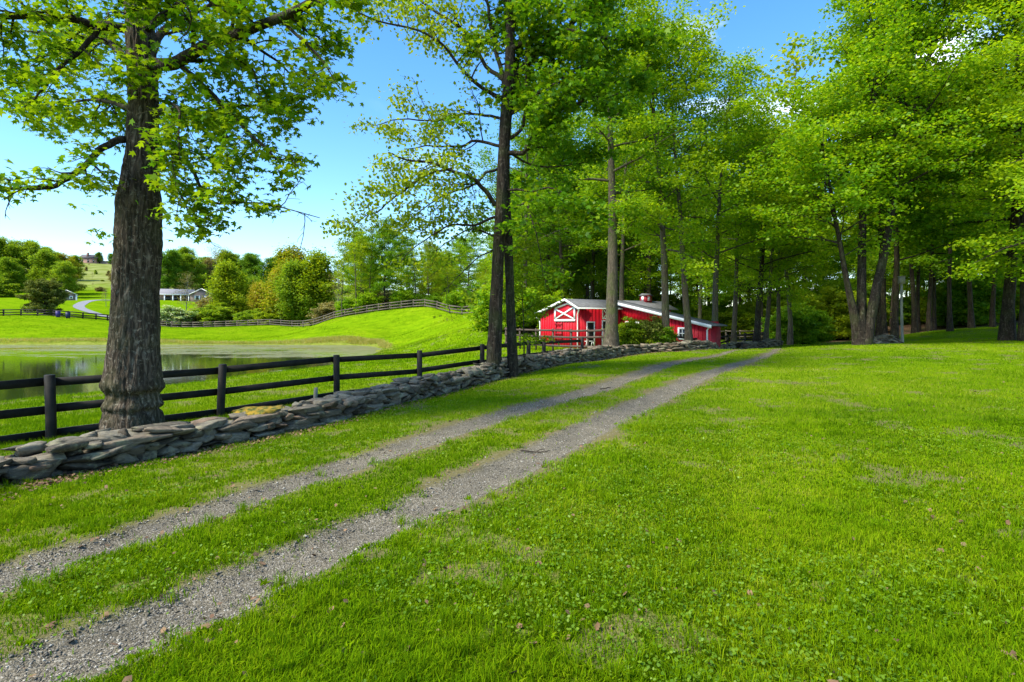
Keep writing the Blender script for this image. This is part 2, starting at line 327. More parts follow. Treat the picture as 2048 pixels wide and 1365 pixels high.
def ground0(x, y):
    x = np.atleast_1d(np.asarray(x, float)); y = np.broadcast_to(np.asarray(y, float), x.shape)
    z = tps(x, y)
    dp = poly_sd(x, y, pond) + (fbm(x * 0.35, y * 0.35, 5, 3) - 0.5) * 1.6
    shore = np.clip(dp / 1.2, 0, 1); z = np.where(dp > 0, np.maximum(z, WATER + 0.06 + 0.12 * shore), z)
    z = np.where(dp <= 0, WATER - 0.35 * np.clip(-dp / 2, 0, 1), z)
    sm = np.clip(dp / 0.9, 0, 1); z = np.where((dp > 0) & (dp < 0.9), WATER + (z - WATER) * sm, z)
    return z
def pix_ground(px, py):
    """where the ray through a pixel meets the ground"""
    Y = np.concatenate([np.linspace(1.5, 60, 1500), np.linspace(60, 400, 1500)])
    X = (px - 1024) / F * Y; Z = CZ - (py - HOR) / F * Y; g = tps(X, Y); i = np.argmax(Z < g)
    return np.array([X[i], Y[i]])
TR_L = np.array([pix_ground(*q) for q in [(0, 1157), (342, 1049), (700, 930), (1000, 832), (1200, 777), (1300, 741), (1385, 719), (1440, 710)]])
TR_R = np.array([pix_ground(*q) for q in [(-80, 1420), (342, 1237), (700, 1078), (1000, 945), (1150, 872), (1300, 801), (1420, 747), (1530, 712)]])
TR_L = np.vstack([[TR_L[0] - (TR_L[1] - TR_L[0]) * 1.5], TR_L, [[14.5, 34], [20.5, 42], [27, 47]]]); TR_R = np.vstack([[TR_R[0] - (TR_R[1] - TR_R[0]) * 3], TR_R, [[17.2, 35], [23, 41.5], [28.5, 46]]])
HW_L = np.array([.24, .25, .27, .30, .36, .36, .34, .30, .18, .03, .05, .2])[:len(TR_L)]; HW_R = np.array([.29, .30, .32, .33, .34, .36, .38, .36, .22, .05, .05, .2])[:len(TR_R)]
BROWN = np.array([[22.5, 41], [27, 48], [33, 56], [45, 62]])
def smooth_line(pl, hw=None, n=8):
    t = np.arange(len(pl)); tt = np.linspace(0, len(pl) - 1, (len(pl) - 1) * n + 1); o = []
    for v in tt:
        i = min(int(v), len(pl) - 2); f = v - i; p0 = pl[max(i - 1, 0)]; p1 = pl[i]; p2 = pl[i + 1]; p3 = pl[min(i + 2, len(pl) - 1)]
        o.append(0.5 * ((2 * p1) + (-p0 + p2) * f + (2 * p0 - 5 * p1 + 4 * p2 - p3) * f * f + (-p0 + 3 * p1 - 3 * p2 + p3) * f ** 3))
    return (np.array(o), np.interp(tt, t, hw)) if hw is not None else np.array(o)
TLs, HLs = smooth_line(TR_L, HW_L, 4); TRs, HRs = smooth_line(TR_R, HW_R, 4)
def track_d(x, y):
    d = np.minimum(line_d(x, y, TLs, HLs), line_d(x, y, TRs, HRs))
    return d + (fbm(x * 1.6, y * 1.6, 21, 3) - 0.5) * 0.16 + (vnoise(x * 9, y * 9, 4) - 0.5) * 0.06
# dry stone wall: base polyline on the drive side
WALL = np.array([pix_ground(*q) for q in [(-260, 1075), (0, 975), (250, 930), (500, 880), (700, 835), (870, 792), (1040, 748), (1200, 721), (1300, 706), (1400, 699.5), (1480, 697)]] + [[15.9, 38.5], [19.6, 42.0], [21.0, 44.5]])
WH = np.array([.31, .33, .36, .36, .36, .42, .50, .60, .48, .46, .42, .4, .42, .3])
WALLs, WHs = smooth_line(WALL, WH, 6)
tt_ = np.gradient(WALLs, axis=0); tt_ /= np.linalg.norm(tt_, axis=1, keepdims=True); WN = np.stack([-tt_[:, 1], tt_[:, 0]], 1)   # towards the fence
WC = WALLs + WN * 0.26
def ground(x, y, fine=True):
    z = ground0(x, y)
    if fine:
        x = np.atleast_1d(np.asarray(x, float)); y = np.broadcast_to(np.asarray(y, float), x.shape)
        td = track_d(x, y); z = z - 0.06 * np.clip(-td / 0.16, 0, 1) + 0.02 * (fbm(x * 1.1, y * 1.1, 9, 3) - .5)
    return z
def gz(x, y): return float(ground([x], [y])[0])

def axis(lo, hi, n, k, c=0.0):
    a = np.arcsinh((lo - c) / k); b = np.arcsinh((hi - c) / k); return c + k * np.sinh(np.linspace(a, b, n))
gx = axis(-620, 620, 620, 6.0, -1); gy = axis(-40, 900, 640, 7.0, 4)
GX, GY = np.meshgrid(gx, gy); gxx = GX.ravel(); gyy = GY.ravel(); GZ = ground(gxx, gyy)
ny, nx = GX.shape; ii = np.arange(ny - 1)[:, None] * nx + np.arange(nx - 1)[None, :]
Q = np.stack([ii, ii + 1, ii + nx + 1, ii + nx], -1).reshape(-1, 4)

def ground_material():
    m, n, new, link = mat('ground_cover')
    tcn = new('ShaderNodeTexCoord'); V = tcn.outputs['Object']
    def at(nm): a = new('ShaderNodeAttribute'); a.attribute_name = nm; return a.outputs['Fac']
    ng = noise(new, link, V, 1.7, 6, 0.65); nb = noise(new, link, V, 0.16, 4, 0.6); nf = noise(new, link, V, 26, 4, 0.7)
    s = new('ShaderNodeMath'); s.operation = 'MULTIPLY_ADD'; s.inputs[1].default_value = 0.55; link(nb.outputs['Fac'], s.inputs[0])
    s2 = new('ShaderNodeMath'); s2.operation = 'MULTIPLY'; s2.inputs[1].default_value = 0.45; link(ng.outputs['Fac'], s2.inputs[0]); link(s2.outputs[0], s.inputs[2])
    lawn = ramp(new, [(0.36, (0.065, 0.105, 0.006)), (0.5, (0.12, 0.17, 0.010)), (0.64, (0.19, 0.21, 0.025))]); link(s.outputs[0], lawn.inputs['Fac'])
    field = ramp(new, [(0.36, (0.10, 0.19, 0.003)), (0.5, (0.125, 0.22, 0.003)), (0.64, (0.16, 0.245, 0.005))]); link(s.outputs[0], field.inputs['Fac'])
    mf_ = new('ShaderNodeMapping'); mf_.inputs['Scale'].default_value = (.45, 1.0, 1); link(V, mf_.inputs['Vector']); nq = noise(new, link, mf_.outputs[0], 1.1, 8, 0.75)
    rq = ramp(new, [(0.32, (0.62, 0.66, 0.6)), (0.5, (1, 1, 1)), (0.68, (1.35, 1.22, 1.2))]); link(nq.outputs['Fac'], rq.inputs['Fac'])
    fm = new('ShaderNodeMix'); fm.data_type = 'RGBA'; fm.blend_type = 'MULTIPLY'; fm.inputs['Factor'].default_value = 1; link(field.outputs[0], fm.inputs['A']); link(rq.outputs[0], fm.inputs['B'])
    col = mixc(new, link, at('field'), lawn.outputs[0], fm.outputs['Result'])
    # far hillside scrub meadow
    rm = ramp(new, [(0.4, (0.14, 0.17, 0.03)), (0.6, (0.22, 0.24, 0.08))]); link(nb.outputs['Fac'], rm.inputs['Fac'])
    col = mixc(new, link, at('meadow'), col, rm.outputs[0])
    # dry bank
    rb = ramp(new, [(0.35, (0.12, 0.14, 0.02)), (0.65, (0.22, 0.22, 0.05))]); link(ng.outputs['Fac'], rb.inputs['Fac'])
    col = mixc(new, link, at('bank'), col, rb.outputs[0])
    # litter and forest floor
    rl = ramp(new, [(0.35, (0.035, 0.022, 0.014)), (0.5, (0.09, 0.055, 0.035)), (0.68, (0.20, 0.13, 0.085))]); link(nf.outputs['Fac'], rl.inputs['Fac'])
    col = mixc(new, link, at('litter'), col, rl.outputs[0])
    # worn earth shoulder, then gravel
    re = ramp(new, [(0.35, (0.10, 0.08, 0.035)), (0.65, (0.18, 0.15, 0.08))]); link(nf.outputs['Fac'], re.inputs['Fac'])
    col = mixc(new, link, at('worn'), col, re.outputs[0])
    vo = new('ShaderNodeTexVoronoi'); vo.inputs['Scale'].default_value = 110; link(V, vo.inputs['Vector'])
    rg = ramp(new, [(0.0, (0.08, 0.07, 0.05)), (0.5, (0.145, 0.129, 0.096)), (0.85, (0.21, 0.188, 0.145)), (1.0, (0.34, 0.315, 0.26))])
    sc_ = new('ShaderNodeSeparateColor'); link(vo.outputs['Color'], sc_.inputs[0]); link(sc_.outputs[0], rg.inputs['Fac'])
    rg2 = ramp(new, [(0.3, (0.72, 0.72, 0.72)), (0.7, (1.2, 1.17, 1.12))]); link(ng.outputs['Fac'], rg2.inputs['Fac'])
    gm = new('ShaderNodeMix'); gm.data_type = 'RGBA'; gm.blend_type = 'MULTIPLY'; gm.inputs['Factor'].default_value = 1; link(rg.outputs[0], gm.inputs['A']); link(rg2.outputs[0], gm.inputs['B'])
    col = mixc(new, link, at('gravel'), col, gm.outputs['Result'])
    hb = new('ShaderNodeMath'); hb.operation = 'MULTIPLY_ADD'; hb.inputs[1].default_value = -0.4; link(vo.outputs['Distance'], hb.inputs[0]); link(nf.outputs['Fac'], hb.inputs[2])
    b = bump(new, link, hb.outputs[0], 0.7, 0.02)
    p = new('ShaderNodeBsdfPrincipled'); p.inputs['Roughness'].default_value = 0.95; p.inputs['Specular IOR Level'].default_value = 0.0
    link(col, p.inputs['Base Color']); link(b.outputs[0], p.inputs['Normal'])
    o = new('ShaderNodeOutputMaterial'); link(p.outputs[0], o.inputs[0]); return m
M_GROUND = ground_material()
def ss(a, b, v): t = np.clip((v - a) / (b - a), 0, 1); return t * t * (3 - 2 * t)
gr = mesh_np('ground', np.stack([gxx, gyy, GZ], 1), [Q], M_GROUND, None, True); tag(gr, kind='structure')
def zone_attrs(x, y):
    td = track_d(x, y); nn = fbm(x * .9, y * .9, 31, 3)
    gravel = 1 - ss(-0.05, 0.035, td)
    far = ss(30, 36, y); gravel = gravel * (1 - 0.75 * far)
    worn = (1 - ss(0.0, 0.42, td + (nn - .5) * 0.8)) * 0.9
    worn = np.maximum(worn, 0.75 * (1 - ss(0.5, 1.6, line_d(x, y, BROWN) + (nn - .5) * 1.0)))
    worn = np.maximum(worn, .7 * ss(.37, .30, fbm(x * 1.3, y * 1.3, 77, 4) + .35 * (fbm(x * 7, y * 7, 78, 2) - .5)) * (y < 60))
    pd = poly_sd(x, y, pond)
    bank = np.where(y > 45, 0.8 * (1 - ss(.6, 2.2, pd + (nn - .5) * 1.5)), 0.55 * (1 - ss(0.2, 1.2, pd))) * (pd > -3)
    wl = line_d(x, y, WALLs); litter = 1 - ss(0.12, 0.42, wl + (nn - .5) * 0.35)
    # forest floor: right woods, behind the barn, and the tree belt behind the mound
    ff = np.maximum(ss(58, 66, y) * (x > 14), ss(48, 56, y - 0.2 * x) * (x > 3)) 
    ff = np.maximum(ff, ss(96, 102, y) * (x > -28) * (y < 220))
    ff = np.maximum(ff, ss(50, 58, y + (nn - .5) * 6) * (x > 26)); ff = ff * (0.9 + 0.2 * nn)
    ff = np.maximum(ff, .6 * ss(134, 142, y) * (x > -80) * (x < 0) * (y < 160))
    litter = np.clip(np.maximum(litter, ff), 0, 1)
    side = line_d(x, y, WALLs)
    wi = np.interp(y, WALLs[:, 1], WALLs[:, 0]); field = ss(0.3, 1.5, wi - x) * (y > 0) * ss(16, 40, y) + 0.25 * ss(0.3, 1.5, wi - x)
    field = np.clip(field, 0, 1) * (y < 240)
    field = np.maximum(field, 0.55 * ss(8, 22, y) * (y < 60))
    meadow = ss(205, 235, y + (nn - .5) * 30) * (x < 0)
    return dict(gravel=gravel, worn=worn, bank=bank, litter=litter, field=field, meadow=meadow)
for k_, v_ in zone_attrs(gxx, gyy).items(): attr(gr, k_, v_)

# pond water
def water_material():
    m, n, new, link = mat('pond_water')
    tcn = new('ShaderNodeTexCoord'); V = tcn.outputs['Object']
    mpn = new('ShaderNodeMapping'); mpn.inputs['Scale'].default_value = (0.5, 1.0, 1); link(V, mpn.inputs['Vector'])
    n1 = noise(new, link, mpn.outputs[0], 0.16, 6, 0.62, 0.4); n2 = noise(new, link, V, 3.0, 3); n3 = noise(new, link, V, 1.1, 6, 0.75)
    at = new('ShaderNodeAttribute'); at.attribute_name = 'scum'
    ad = new('ShaderNodeMath'); ad.operation = 'ADD'; link(at.outputs['Fac'], ad.inputs[0]); link(n1.outputs['Fac'], ad.inputs[1])
    sm_ = new('ShaderNodeMath'); sm_.operation = 'MULTIPLY_ADD'; sm_.inputs[1].default_value = 0.35; link(n3.outputs['Fac'], sm_.inputs[0]); link(ad.outputs[0], sm_.inputs[2])
    fac = ramp(new, [(0.90, (0, 0, 0)), (0.98, (0.8,) * 3)]); link(sm_.outputs[0], fac.inputs['Fac'])
    b = bump(new, link, n2.outputs['Fac'], 0.12, 0.02)
    p = new('ShaderNodeBsdfPrincipled'); p.inputs['Base Color'].default_value = (0.018, 0.028, 0.008, 1); p.inputs['Roughness'].default_value = 0.04; p.inputs['IOR'].default_value = 1.33; p.inputs['Specular IOR Level'].default_value = 0.9
    link(b.outputs[0], p.inputs['Normal'])
    rc = ramp(new, [(0.3, (0.09, 0.12, 0.02)), (0.7, (0.22, 0.20, 0.10))]); link(n3.outputs['Fac'], rc.inputs['Fac'])
    d = new('ShaderNodeBsdfPrincipled'); d.inputs['Roughness'].default_value = 0.7; d.inputs['Specular IOR Level'].default_value = 0.2; link(rc.outputs[0], d.inputs['Base Color'])
    mx = new('ShaderNodeMixShader'); link(fac.outputs[0], mx.inputs[0]); link(p.outputs[0], mx.inputs[1]); link(d.outputs[0], mx.inputs[2])
    o = new('ShaderNodeOutputMaterial'); link(mx.outputs[0], o.inputs[0]); return m
wx, wy = np.meshgrid(np.linspace(-200, -8, 97), np.linspace(17, 84, 68)); n_ = wx.shape; jj = np.arange(n_[0] - 1)[:, None] * n_[1] + np.arange(n_[1] - 1)[None]
wat = mesh_np('pond_water', np.stack([wx.ravel(), wy.ravel(), np.full(wx.size, WATER)], 1), [np.stack([jj, jj + 1, jj + n_[1] + 1, jj + n_[1]], -1).reshape(-1, 4)], water_material(), None, True)
tag(wat, kind='structure')
wpy = HOR + (CZ - WATER) * F / wy.ravel()
pdw = -poly_sd(wx.ravel(), wy.ravel(), pond)
attr(wat, 'scum', np.where(wpy < 728, 0.26 * ss(722, 706, wpy) if False else 0.30 * (1 - ss(704, 732, wpy)), 0.0) + 0.16 * (1 - ss(0.5, 3.5, pdw)))

# ------------------------------------------------------------------ grass and ground cover (stuff)
rs = np.random.default_rng(7)
def blade_material():
    m, n, new, link = mat('grass_blades')
    geo = new('ShaderNodeNewGeometry'); tcn = new('ShaderNodeTexCoord')
    nz = noise(new, link, tcn.outputs['Object'], 1.1, 5, 0.65); nb = noise(new, link, tcn.outputs['Object'], 0.16, 3)
    a = new('ShaderNodeMath'); a.operation = 'MULTIPLY_ADD'; a.inputs[1].default_value = 0.42; link(geo.outputs['Random Per Island'], a.inputs[0])
    s = new('ShaderNodeMath'); s.operation = 'ADD'; link(nz.outputs['Fac'], s.inputs[0]); link(nb.outputs['Fac'], s.inputs[1])
    s1 = new('ShaderNodeMath'); s1.operation = 'MULTIPLY_ADD'; s1.inputs[1].default_value = 0.9; s1.inputs[2].default_value = -0.58; link(s.outputs[0], s1.inputs[0]); link(s1.outputs[0], a.inputs[2])
    r = ramp(new, [(0.06, (0.035, 0.10, 0.003)), (0.32, (0.105, 0.21, 0.003)), (0.60, (0.175, 0.285, 0.003)), (0.84, (0.26, 0.32, 0.01)), (0.93, (0.38, 0.32, 0.12))]); link(a.outputs[0], r.inputs['Fac'])
    d = new('ShaderNodeBsdfDiffuse'); t = new('ShaderNodeBsdfTranslucent'); g = new('ShaderNodeBsdfGlossy'); g.inputs['Roughness'].default_value = 0.4
    link(r.outputs[0], d.inputs[0]); link(r.outputs[0], t.inputs[0])
    m1 = new('ShaderNodeMixShader'); m1.inputs[0].default_value = 0.4; link(d.outputs[0], m1.inputs[1]); link(t.outputs[0], m1.inputs[2])
    m2 = new('ShaderNodeMixShader'); m2.inputs[0].default_value = 0.0; link(m1.outputs[0], m2.inputs[1]); link(g.outputs[0], m2.inputs[2])
    o = new('ShaderNodeOutputMaterial'); link(m2.outputs[0], o.inputs[0]); return m
M_BLADE = blade_material()
def scatter(N, y0, y1, rng, edge=0.96):
    Y = np.exp(rng.uniform(math.log(y0), math.log(y1), N)); X = rng.uniform(-1, 1, N) * (edge * Y + 0.6); return X, Y
def keep_grass(X, Y, rng, shoulder=0.30):
    td = track_d(X, Y); p = ss(-0.03, shoulder, td + (vnoise(X * 5, Y * 5, 3) - .5) * .25 + (fbm(X * .9, Y * .9, 31, 3) - .5) * .5)
    k = rng.random(len(X)) < np.maximum(p, 0.012 * (td > -.3))
    wl = line_d(X, Y, WC); k &= wl > 0.30 + rng.random(len(X)) * 0.14
    k &= poly_sd(X, Y, pond) > 0.2
    bare = fbm(X * 1.3, Y * 1.3, 77, 4); k &= rng.random(len(X)) < np.where(bare + .35 * (fbm(X * 7, Y * 7, 78, 2) - .5) < .34, 0.3, 1.0)
    return k
def blades(name, X, Y, h, wd, rng, seg2=True, bend=0.6, mow=False):
    N = len(X); Z = ground(X, Y); ang = rng.uniform(0, 2 * math.pi, N); la = rng.uniform(0, 2 * math.pi, N); lean = rng.uniform(0.1, bend, N) * h
    if mow: sg = np.sign(np.sin((X * .93 - Y * .36) * 2 * math.pi / 2.6)); la = np.where(rng.random(N) < .26, np.arctan2(.93 * sg, .36 * sg) + rng.normal(0, .5, N), la)
    dx = np.cos(ang) * wd / 2; dy = np.sin(ang) * wd / 2; lx = np.cos(la) * lean; ly = np.sin(la) * lean
    if seg2:
        V = np.zeros((N, 5, 3))
        V[:, 0] = np.stack([X - dx, Y - dy, Z - .01], 1); V[:, 1] = np.stack([X + dx, Y + dy, Z - .01], 1)
        V[:, 2] = np.stack([X + dx * .8 + lx * .35, Y + dy * .8 + ly * .35, Z + h * .6], 1); V[:, 3] = np.stack([X - dx * .8 + lx * .35, Y - dy * .8 + ly * .35, Z + h * .6], 1)
        V[:, 4] = np.stack([X + lx, Y + ly, Z + h * (1 - .25 * lean / h)], 1); b = np.arange(N)[:, None] * 5
        return mesh_np(name, V, [b + np.array([0, 1, 2, 3]), b + np.array([3, 2, 4])], M_BLADE)
    V = np.zeros((N, 3, 3)); V[:, 0] = np.stack([X - dx, Y - dy, Z - .01], 1); V[:, 1] = np.stack([X + dx, Y + dy, Z - .01], 1); V[:, 2] = np.stack([X + lx, Y + ly, Z + h], 1)
    return mesh_np(name, V, [np.arange(N)[:, None] * 3 + np.array([0, 1, 2])], M_BLADE)
def side_of_wall(X, Y): return X < np.interp(Y, WALLs[:, 1], WALLs[:, 0])
N = 430000; X, Y = scatter(N, 2.2, 9.5, rs); k = keep_grass(X, Y, rs); X = X[k]; Y = Y[k]
tuft = fbm(X * 2.2, Y * 2.2, 55, 3)
h = (0.016 + 0.026 * rs.random(len(X)) + 0.09 * np.clip(tuft - .52, 0, 1)) * np.where(side_of_wall(X, Y), 1.8, 1.0)
tag(blades('lawn_grass', X, Y, h, 0.0028 + 0.0009 * Y + .002 * rs.random(len(X)), rs, True, 1.1, True), 'short bright green grass of the lawn nearest the viewer', 'grass', kind='stuff')
N = 420000; X, Y = scatter(N, 9.0, 60, rs); k = keep_grass(X, Y, rs) & (Y < 60) & ~((X > 24) & (Y > 50)); X = X[k]; Y = Y[k]
h = (0.025 + 0.035 * rs.random(len(X))) * np.where(side_of_wall(X, Y), 2.0, 1.0)
tag(blades('meadow_grass', X, Y, h, 0.004 + 0.0011 * Y, rs, False, 1.0, True), 'green grass of the farther lawn and paddock', 'grass', kind='stuff')
N = 170000; Y = rs.uniform(38, 122, N); X = rs.uniform(-1.0, .12, N) * Y; k = keep_grass(X, Y, rs) & side_of_wall(X, Y); X = X[k]; Y = Y[k]; k = fbm(X * .5, Y * .5, 15, 4) + rs.normal(0, .08, len(X)) > .45; X = X[k]; Y = Y[k]
tag(blades('field_grass', X, Y, rs.uniform(.03, .13, len(X)), np.full(len(X), .07), rs, False, 1.2), 'rough green grass of the fields across the pond', 'grass', kind='stuff')
# tufts of longer grass
cx, cy = scatter(800, 2.6, 11, rs); k = keep_grass(cx, cy, rs, .1); cx = cx[k]; cy = cy[k]; nb_ = 46
ta = rs.uniform(0, 6.28, (len(cx), nb_)); tr = np.abs(rs.normal(0, .045, (len(cx), nb_))); X = (cx[:, None] + np.cos(ta) * tr).ravel(); Y = (cy[:, None] + np.sin(ta) * tr).ravel()
tag(blades('grass_tufts', X, Y, rs.uniform(.05, .13, len(X)), np.full(len(X), .005), rs, True, .9), 'longer tufts of darker grass dotted over the lawn', 'grass', kind='stuff')
cx, cy = scatter(420, 2.6, 10, rs); k = keep_grass(cx, cy, rs, .05); cx = np.repeat(cx[k], 11) + rs.normal(0, .012, 11 * k.sum()); cy = np.repeat(cy[k], 11) + rs.normal(0, .012, 11 * k.sum())
tag(blades('rosette_weeds', cx, cy, rs.uniform(.03, .05, len(cx)), rs.uniform(.012, .022, len(cx)), rs, True, 2.0), 'flat rosettes of broad leaved weeds scattered in the near lawn', 'weeds', kind='stuff')
# clover and plantain: little round leaves lying over the grass
def litter_leaves(name, X, Y, size, hgt, mat_, rng, flat=0.5, nv=5):
    N = len(X); Z = ground(X, Y) + hgt; nrm = rng.normal(0, flat, (N, 3)); nrm[:, 2] = 1; nrm /= np.linalg.norm(nrm, axis=1, keepdims=True)
    a = rng.uniform(0, 6.28, N); t = np.stack([np.cos(a), np.sin(a), np.zeros(N)], 1); t -= nrm * (t * nrm).sum(1, keepdims=True); t /= np.linalg.norm(t, axis=1, keepdims=True); b = np.cross(nrm, t)
    ang = np.arange(nv) * 2 * math.pi / nv; V = np.stack([X, Y, Z], 1)[:, None] + size[:, None, None] * (np.cos(ang)[None, :, None] * t[:, None] + 0.72 * np.sin(ang)[None, :, None] * b[:, None])
    return mesh_np(name, V, [np.arange(N)[:, None] * nv + np.arange(nv)], mat_)
X, Y = scatter(60000, 2.3, 13, rs); k = keep_grass(X, Y, rs, .12) & (fbm(X * .8, Y * .8, 91, 3) + rs.normal(0, .05, len(X)) > .57); X = X[k]; Y = Y[k]
M_CLOVER = leaf_material('clover_leaves', (0.05, 0.12, 0.008), (0.11, 0.21, 0.010), (0.18, 0.28, 0.02), 0.35)
tag(litter_leaves('clover', X, Y, rs.uniform(.005, .012, len(X)) * (1 + Y * .05), rs.uniform(.03, .065, len(X)), M_CLOVER, rs), 'patches of low round-leaved clover in the lawn', 'clover', kind='stuff')
M_DRY = plain('dry_leaf', (0.13, 0.055, 0.03), 0.9, 0.5, 9, c2=(0.27, 0.17, 0.09))
pt = rs.integers(0, len(WALLs) - 8, 9000); off = rs.uniform(-.55, .15, 9000); jit = rs.normal(0, .12, (9000, 2)); q = WALLs[pt] + WN[pt] * off[:, None] + jit + (WALLs[np.minimum(pt + 1, len(WALLs) - 1)] - WALLs[pt]) * rs.random((9000, 1))
X2, Y2 = scatter(1600, 2.6, 30, rs); k = line_d(X2, Y2, WC) > .4; X = np.concatenate([q[:, 0], X2[k]]); Y = np.concatenate([q[:, 1], Y2[k]])
tag(litter_leaves('leaf_litter', X, Y, rs.uniform(.010, .030, len(X)), rs.uniform(.0, .03, len(X)), M_DRY, rs, .6), 'dry brown leaf litter along the foot of the stone wall and over the lawn', 'leaf litter', kind='stuff')
# gravel pebbles
def pebbles(name, X, Y, s, mat_, rng, label):
    N = len(X); Z = ground(X, Y); base = np.array([(1, 0, 0), (0, 1, 0), (-1, 0, 0), (0, -1, 0), (0, 0, 1), (0, 0, -1)], float); T = np.array([(0, 1, 4), (1, 2, 4), (2, 3, 4), (3, 0, 4), (1, 0, 5), (2, 1, 5), (3, 2, 5), (0, 3, 5)])
    sc = s[:, None, None] * rng.uniform(.55, 1.2, (N, 6, 1)) * np.array([1, 1, .6]); a = rng.uniform(0, 6.28, N); c = np.cos(a)[:, None]; sn = np.sin(a)[:, None]
    B = base[None] * sc + rng.normal(0, .12, (N, 6, 3)) * s[:, None, None]; V = np.stack([B[..., 0] * c - B[..., 1] * sn, B[..., 0] * sn + B[..., 1] * c, B[..., 2]], -1) + np.stack([X, Y, Z + s * .15], 1)[:, None]
    o = mesh_np(name, V, [(np.arange(N)[:, None, None] * 6 + T[None]).reshape(-1, 3)], mat_); tag(o, label, 'gravel', kind='stuff')
def gravel_mat():
    m, n, new, link = mat('crushed_stone'); geo = new('ShaderNodeNewGeometry')
    r = ramp(new, [(0.0, (0.055, 0.048, 0.036)), (0.5, (0.135, 0.12, 0.09)), (0.85, (0.205, 0.184, 0.143)), (1, (0.42, 0.39, 0.32))]); link(geo.outputs['Random Per Island'], r.inputs['Fac'])
    p = new('ShaderNodeBsdfPrincipled'); p.inputs['Roughness'].default_value = .85; link(r.outputs[0], p.inputs['Base Color']); o = new('ShaderNodeOutputMaterial'); link(p.outputs[0], o.inputs[0]); return m
X, Y = scatter(380000, 2.2, 18, rs); td = track_d(X, Y); k = ((td < .01) & (rs.random(len(X)) < .35 + .65 * fbm(X * 2.5, Y * 2.5, 66, 3))) | ((td < .20) & (rs.random(len(X)) < .16)); X = X[k]; Y = Y[k]
pebbles('gravel', X, Y, (rs.gamma(2.2, .0013, len(X)) + .0018) * (1 + .09 * Y), gravel_mat(), rs, 'grey crushed stone in the two wheel tracks of the farm lane')
# long dry grass on the far bank and reeds
t = rs.random(26000); seg = [pond[i] for i in range(10, 18)]; seg = np.array(seg); tt2 = t * (len(seg) - 1); i_ = tt2.astype(int); f_ = (tt2 - i_)[:, None]; q = seg[i_] * (1 - f_) + seg[np.minimum(i_ + 1, len(seg) - 1)] * f_
X = q[:, 0] + rs.normal(0, .3, len(q)); Y = q[:, 1] + rs.uniform(.4, 3.4, len(q)); N = len(X); k = poly_sd(X, Y, pond) > .5; X = X[k]; Y = Y[k]
o = blades('bank_grass', X, Y, rs.uniform(.15, .45, len(X)), np.full(len(X), .05), rs, False, .9)
M_BANKG = leaf_material('bank_grass_blades', (0.17, 0.20, 0.02), (0.30, 0.31, 0.05), (0.42, 0.38, 0.12), .4); o.data.materials.clear(); o.data.materials.append(M_BANKG)
tag(o, 'long yellowish grass along the far bank of the pond', 'grass', kind='stuff')

# ------------------------------------------------------------------ trees
MAPLE = np.array([(0, 0), (.20, .0), (.46, .05), (.27, .27), (.54, .56), (.18, .56), (0, 1), (-.18, .56), (-.54, .56), (-.27, .27), (-.46, .05), (-.20, .0)])
RHOMB = np.array([(0, 0), (.42, .42), (0, 1), (-.42, .42)])
HEXL = np.array([(0, 0), (.34, .25), (.36, .62), (0, 1), (-.36, .62), (-.34, .25)])
def leaves_mesh(name, C, rng, size, tpl, mat_, parent=None, flat=0.5, hang=0.35, link=True):
    N = len(C); nrm = rng.normal(0, flat, (N, 3)); nrm[:, 2] += 1; nrm /= np.linalg.norm(nrm, axis=1, keepdims=True)
    a = rng.uniform(0, 6.283, N); t = np.stack([np.cos(a), np.sin(a), -hang - rng.random(N) * hang], 1); t -= nrm * (t * nrm).sum(1, keepdims=True); t /= np.linalg.norm(t, axis=1, keepdims=True) + 1e-6
    b = np.cross(nrm, t); s = (size * rng.uniform(.65, 1.25, N))[:, None, None]
    X = tpl[None, :, 0, None]; Y = tpl[None, :, 1, None]; Zc = -0.35 * X * X / .3 * .6 - .22 * Y * Y
    V = C[:, None] + s * (X * b[:, None] + Y * t[:, None] + Zc * nrm[:, None])
    k = len(tpl); return mesh_np(name, V, [np.arange(N)[:, None] * k + np.arange(k)], mat_, parent, False, link)
def curve(p, d, Ln, n, rng, wob, droop):
    pts = [np.array(p, float)]; d = np.array(d, float); d /= np.linalg.norm(d)
    for i in range(n):
        d = d + rng.normal(0, wob, 3) + np.array([0, 0, droop]); d /= np.linalg.norm(d); pts.append(pts[-1] + d * Ln / n)
    return np.array(pts)
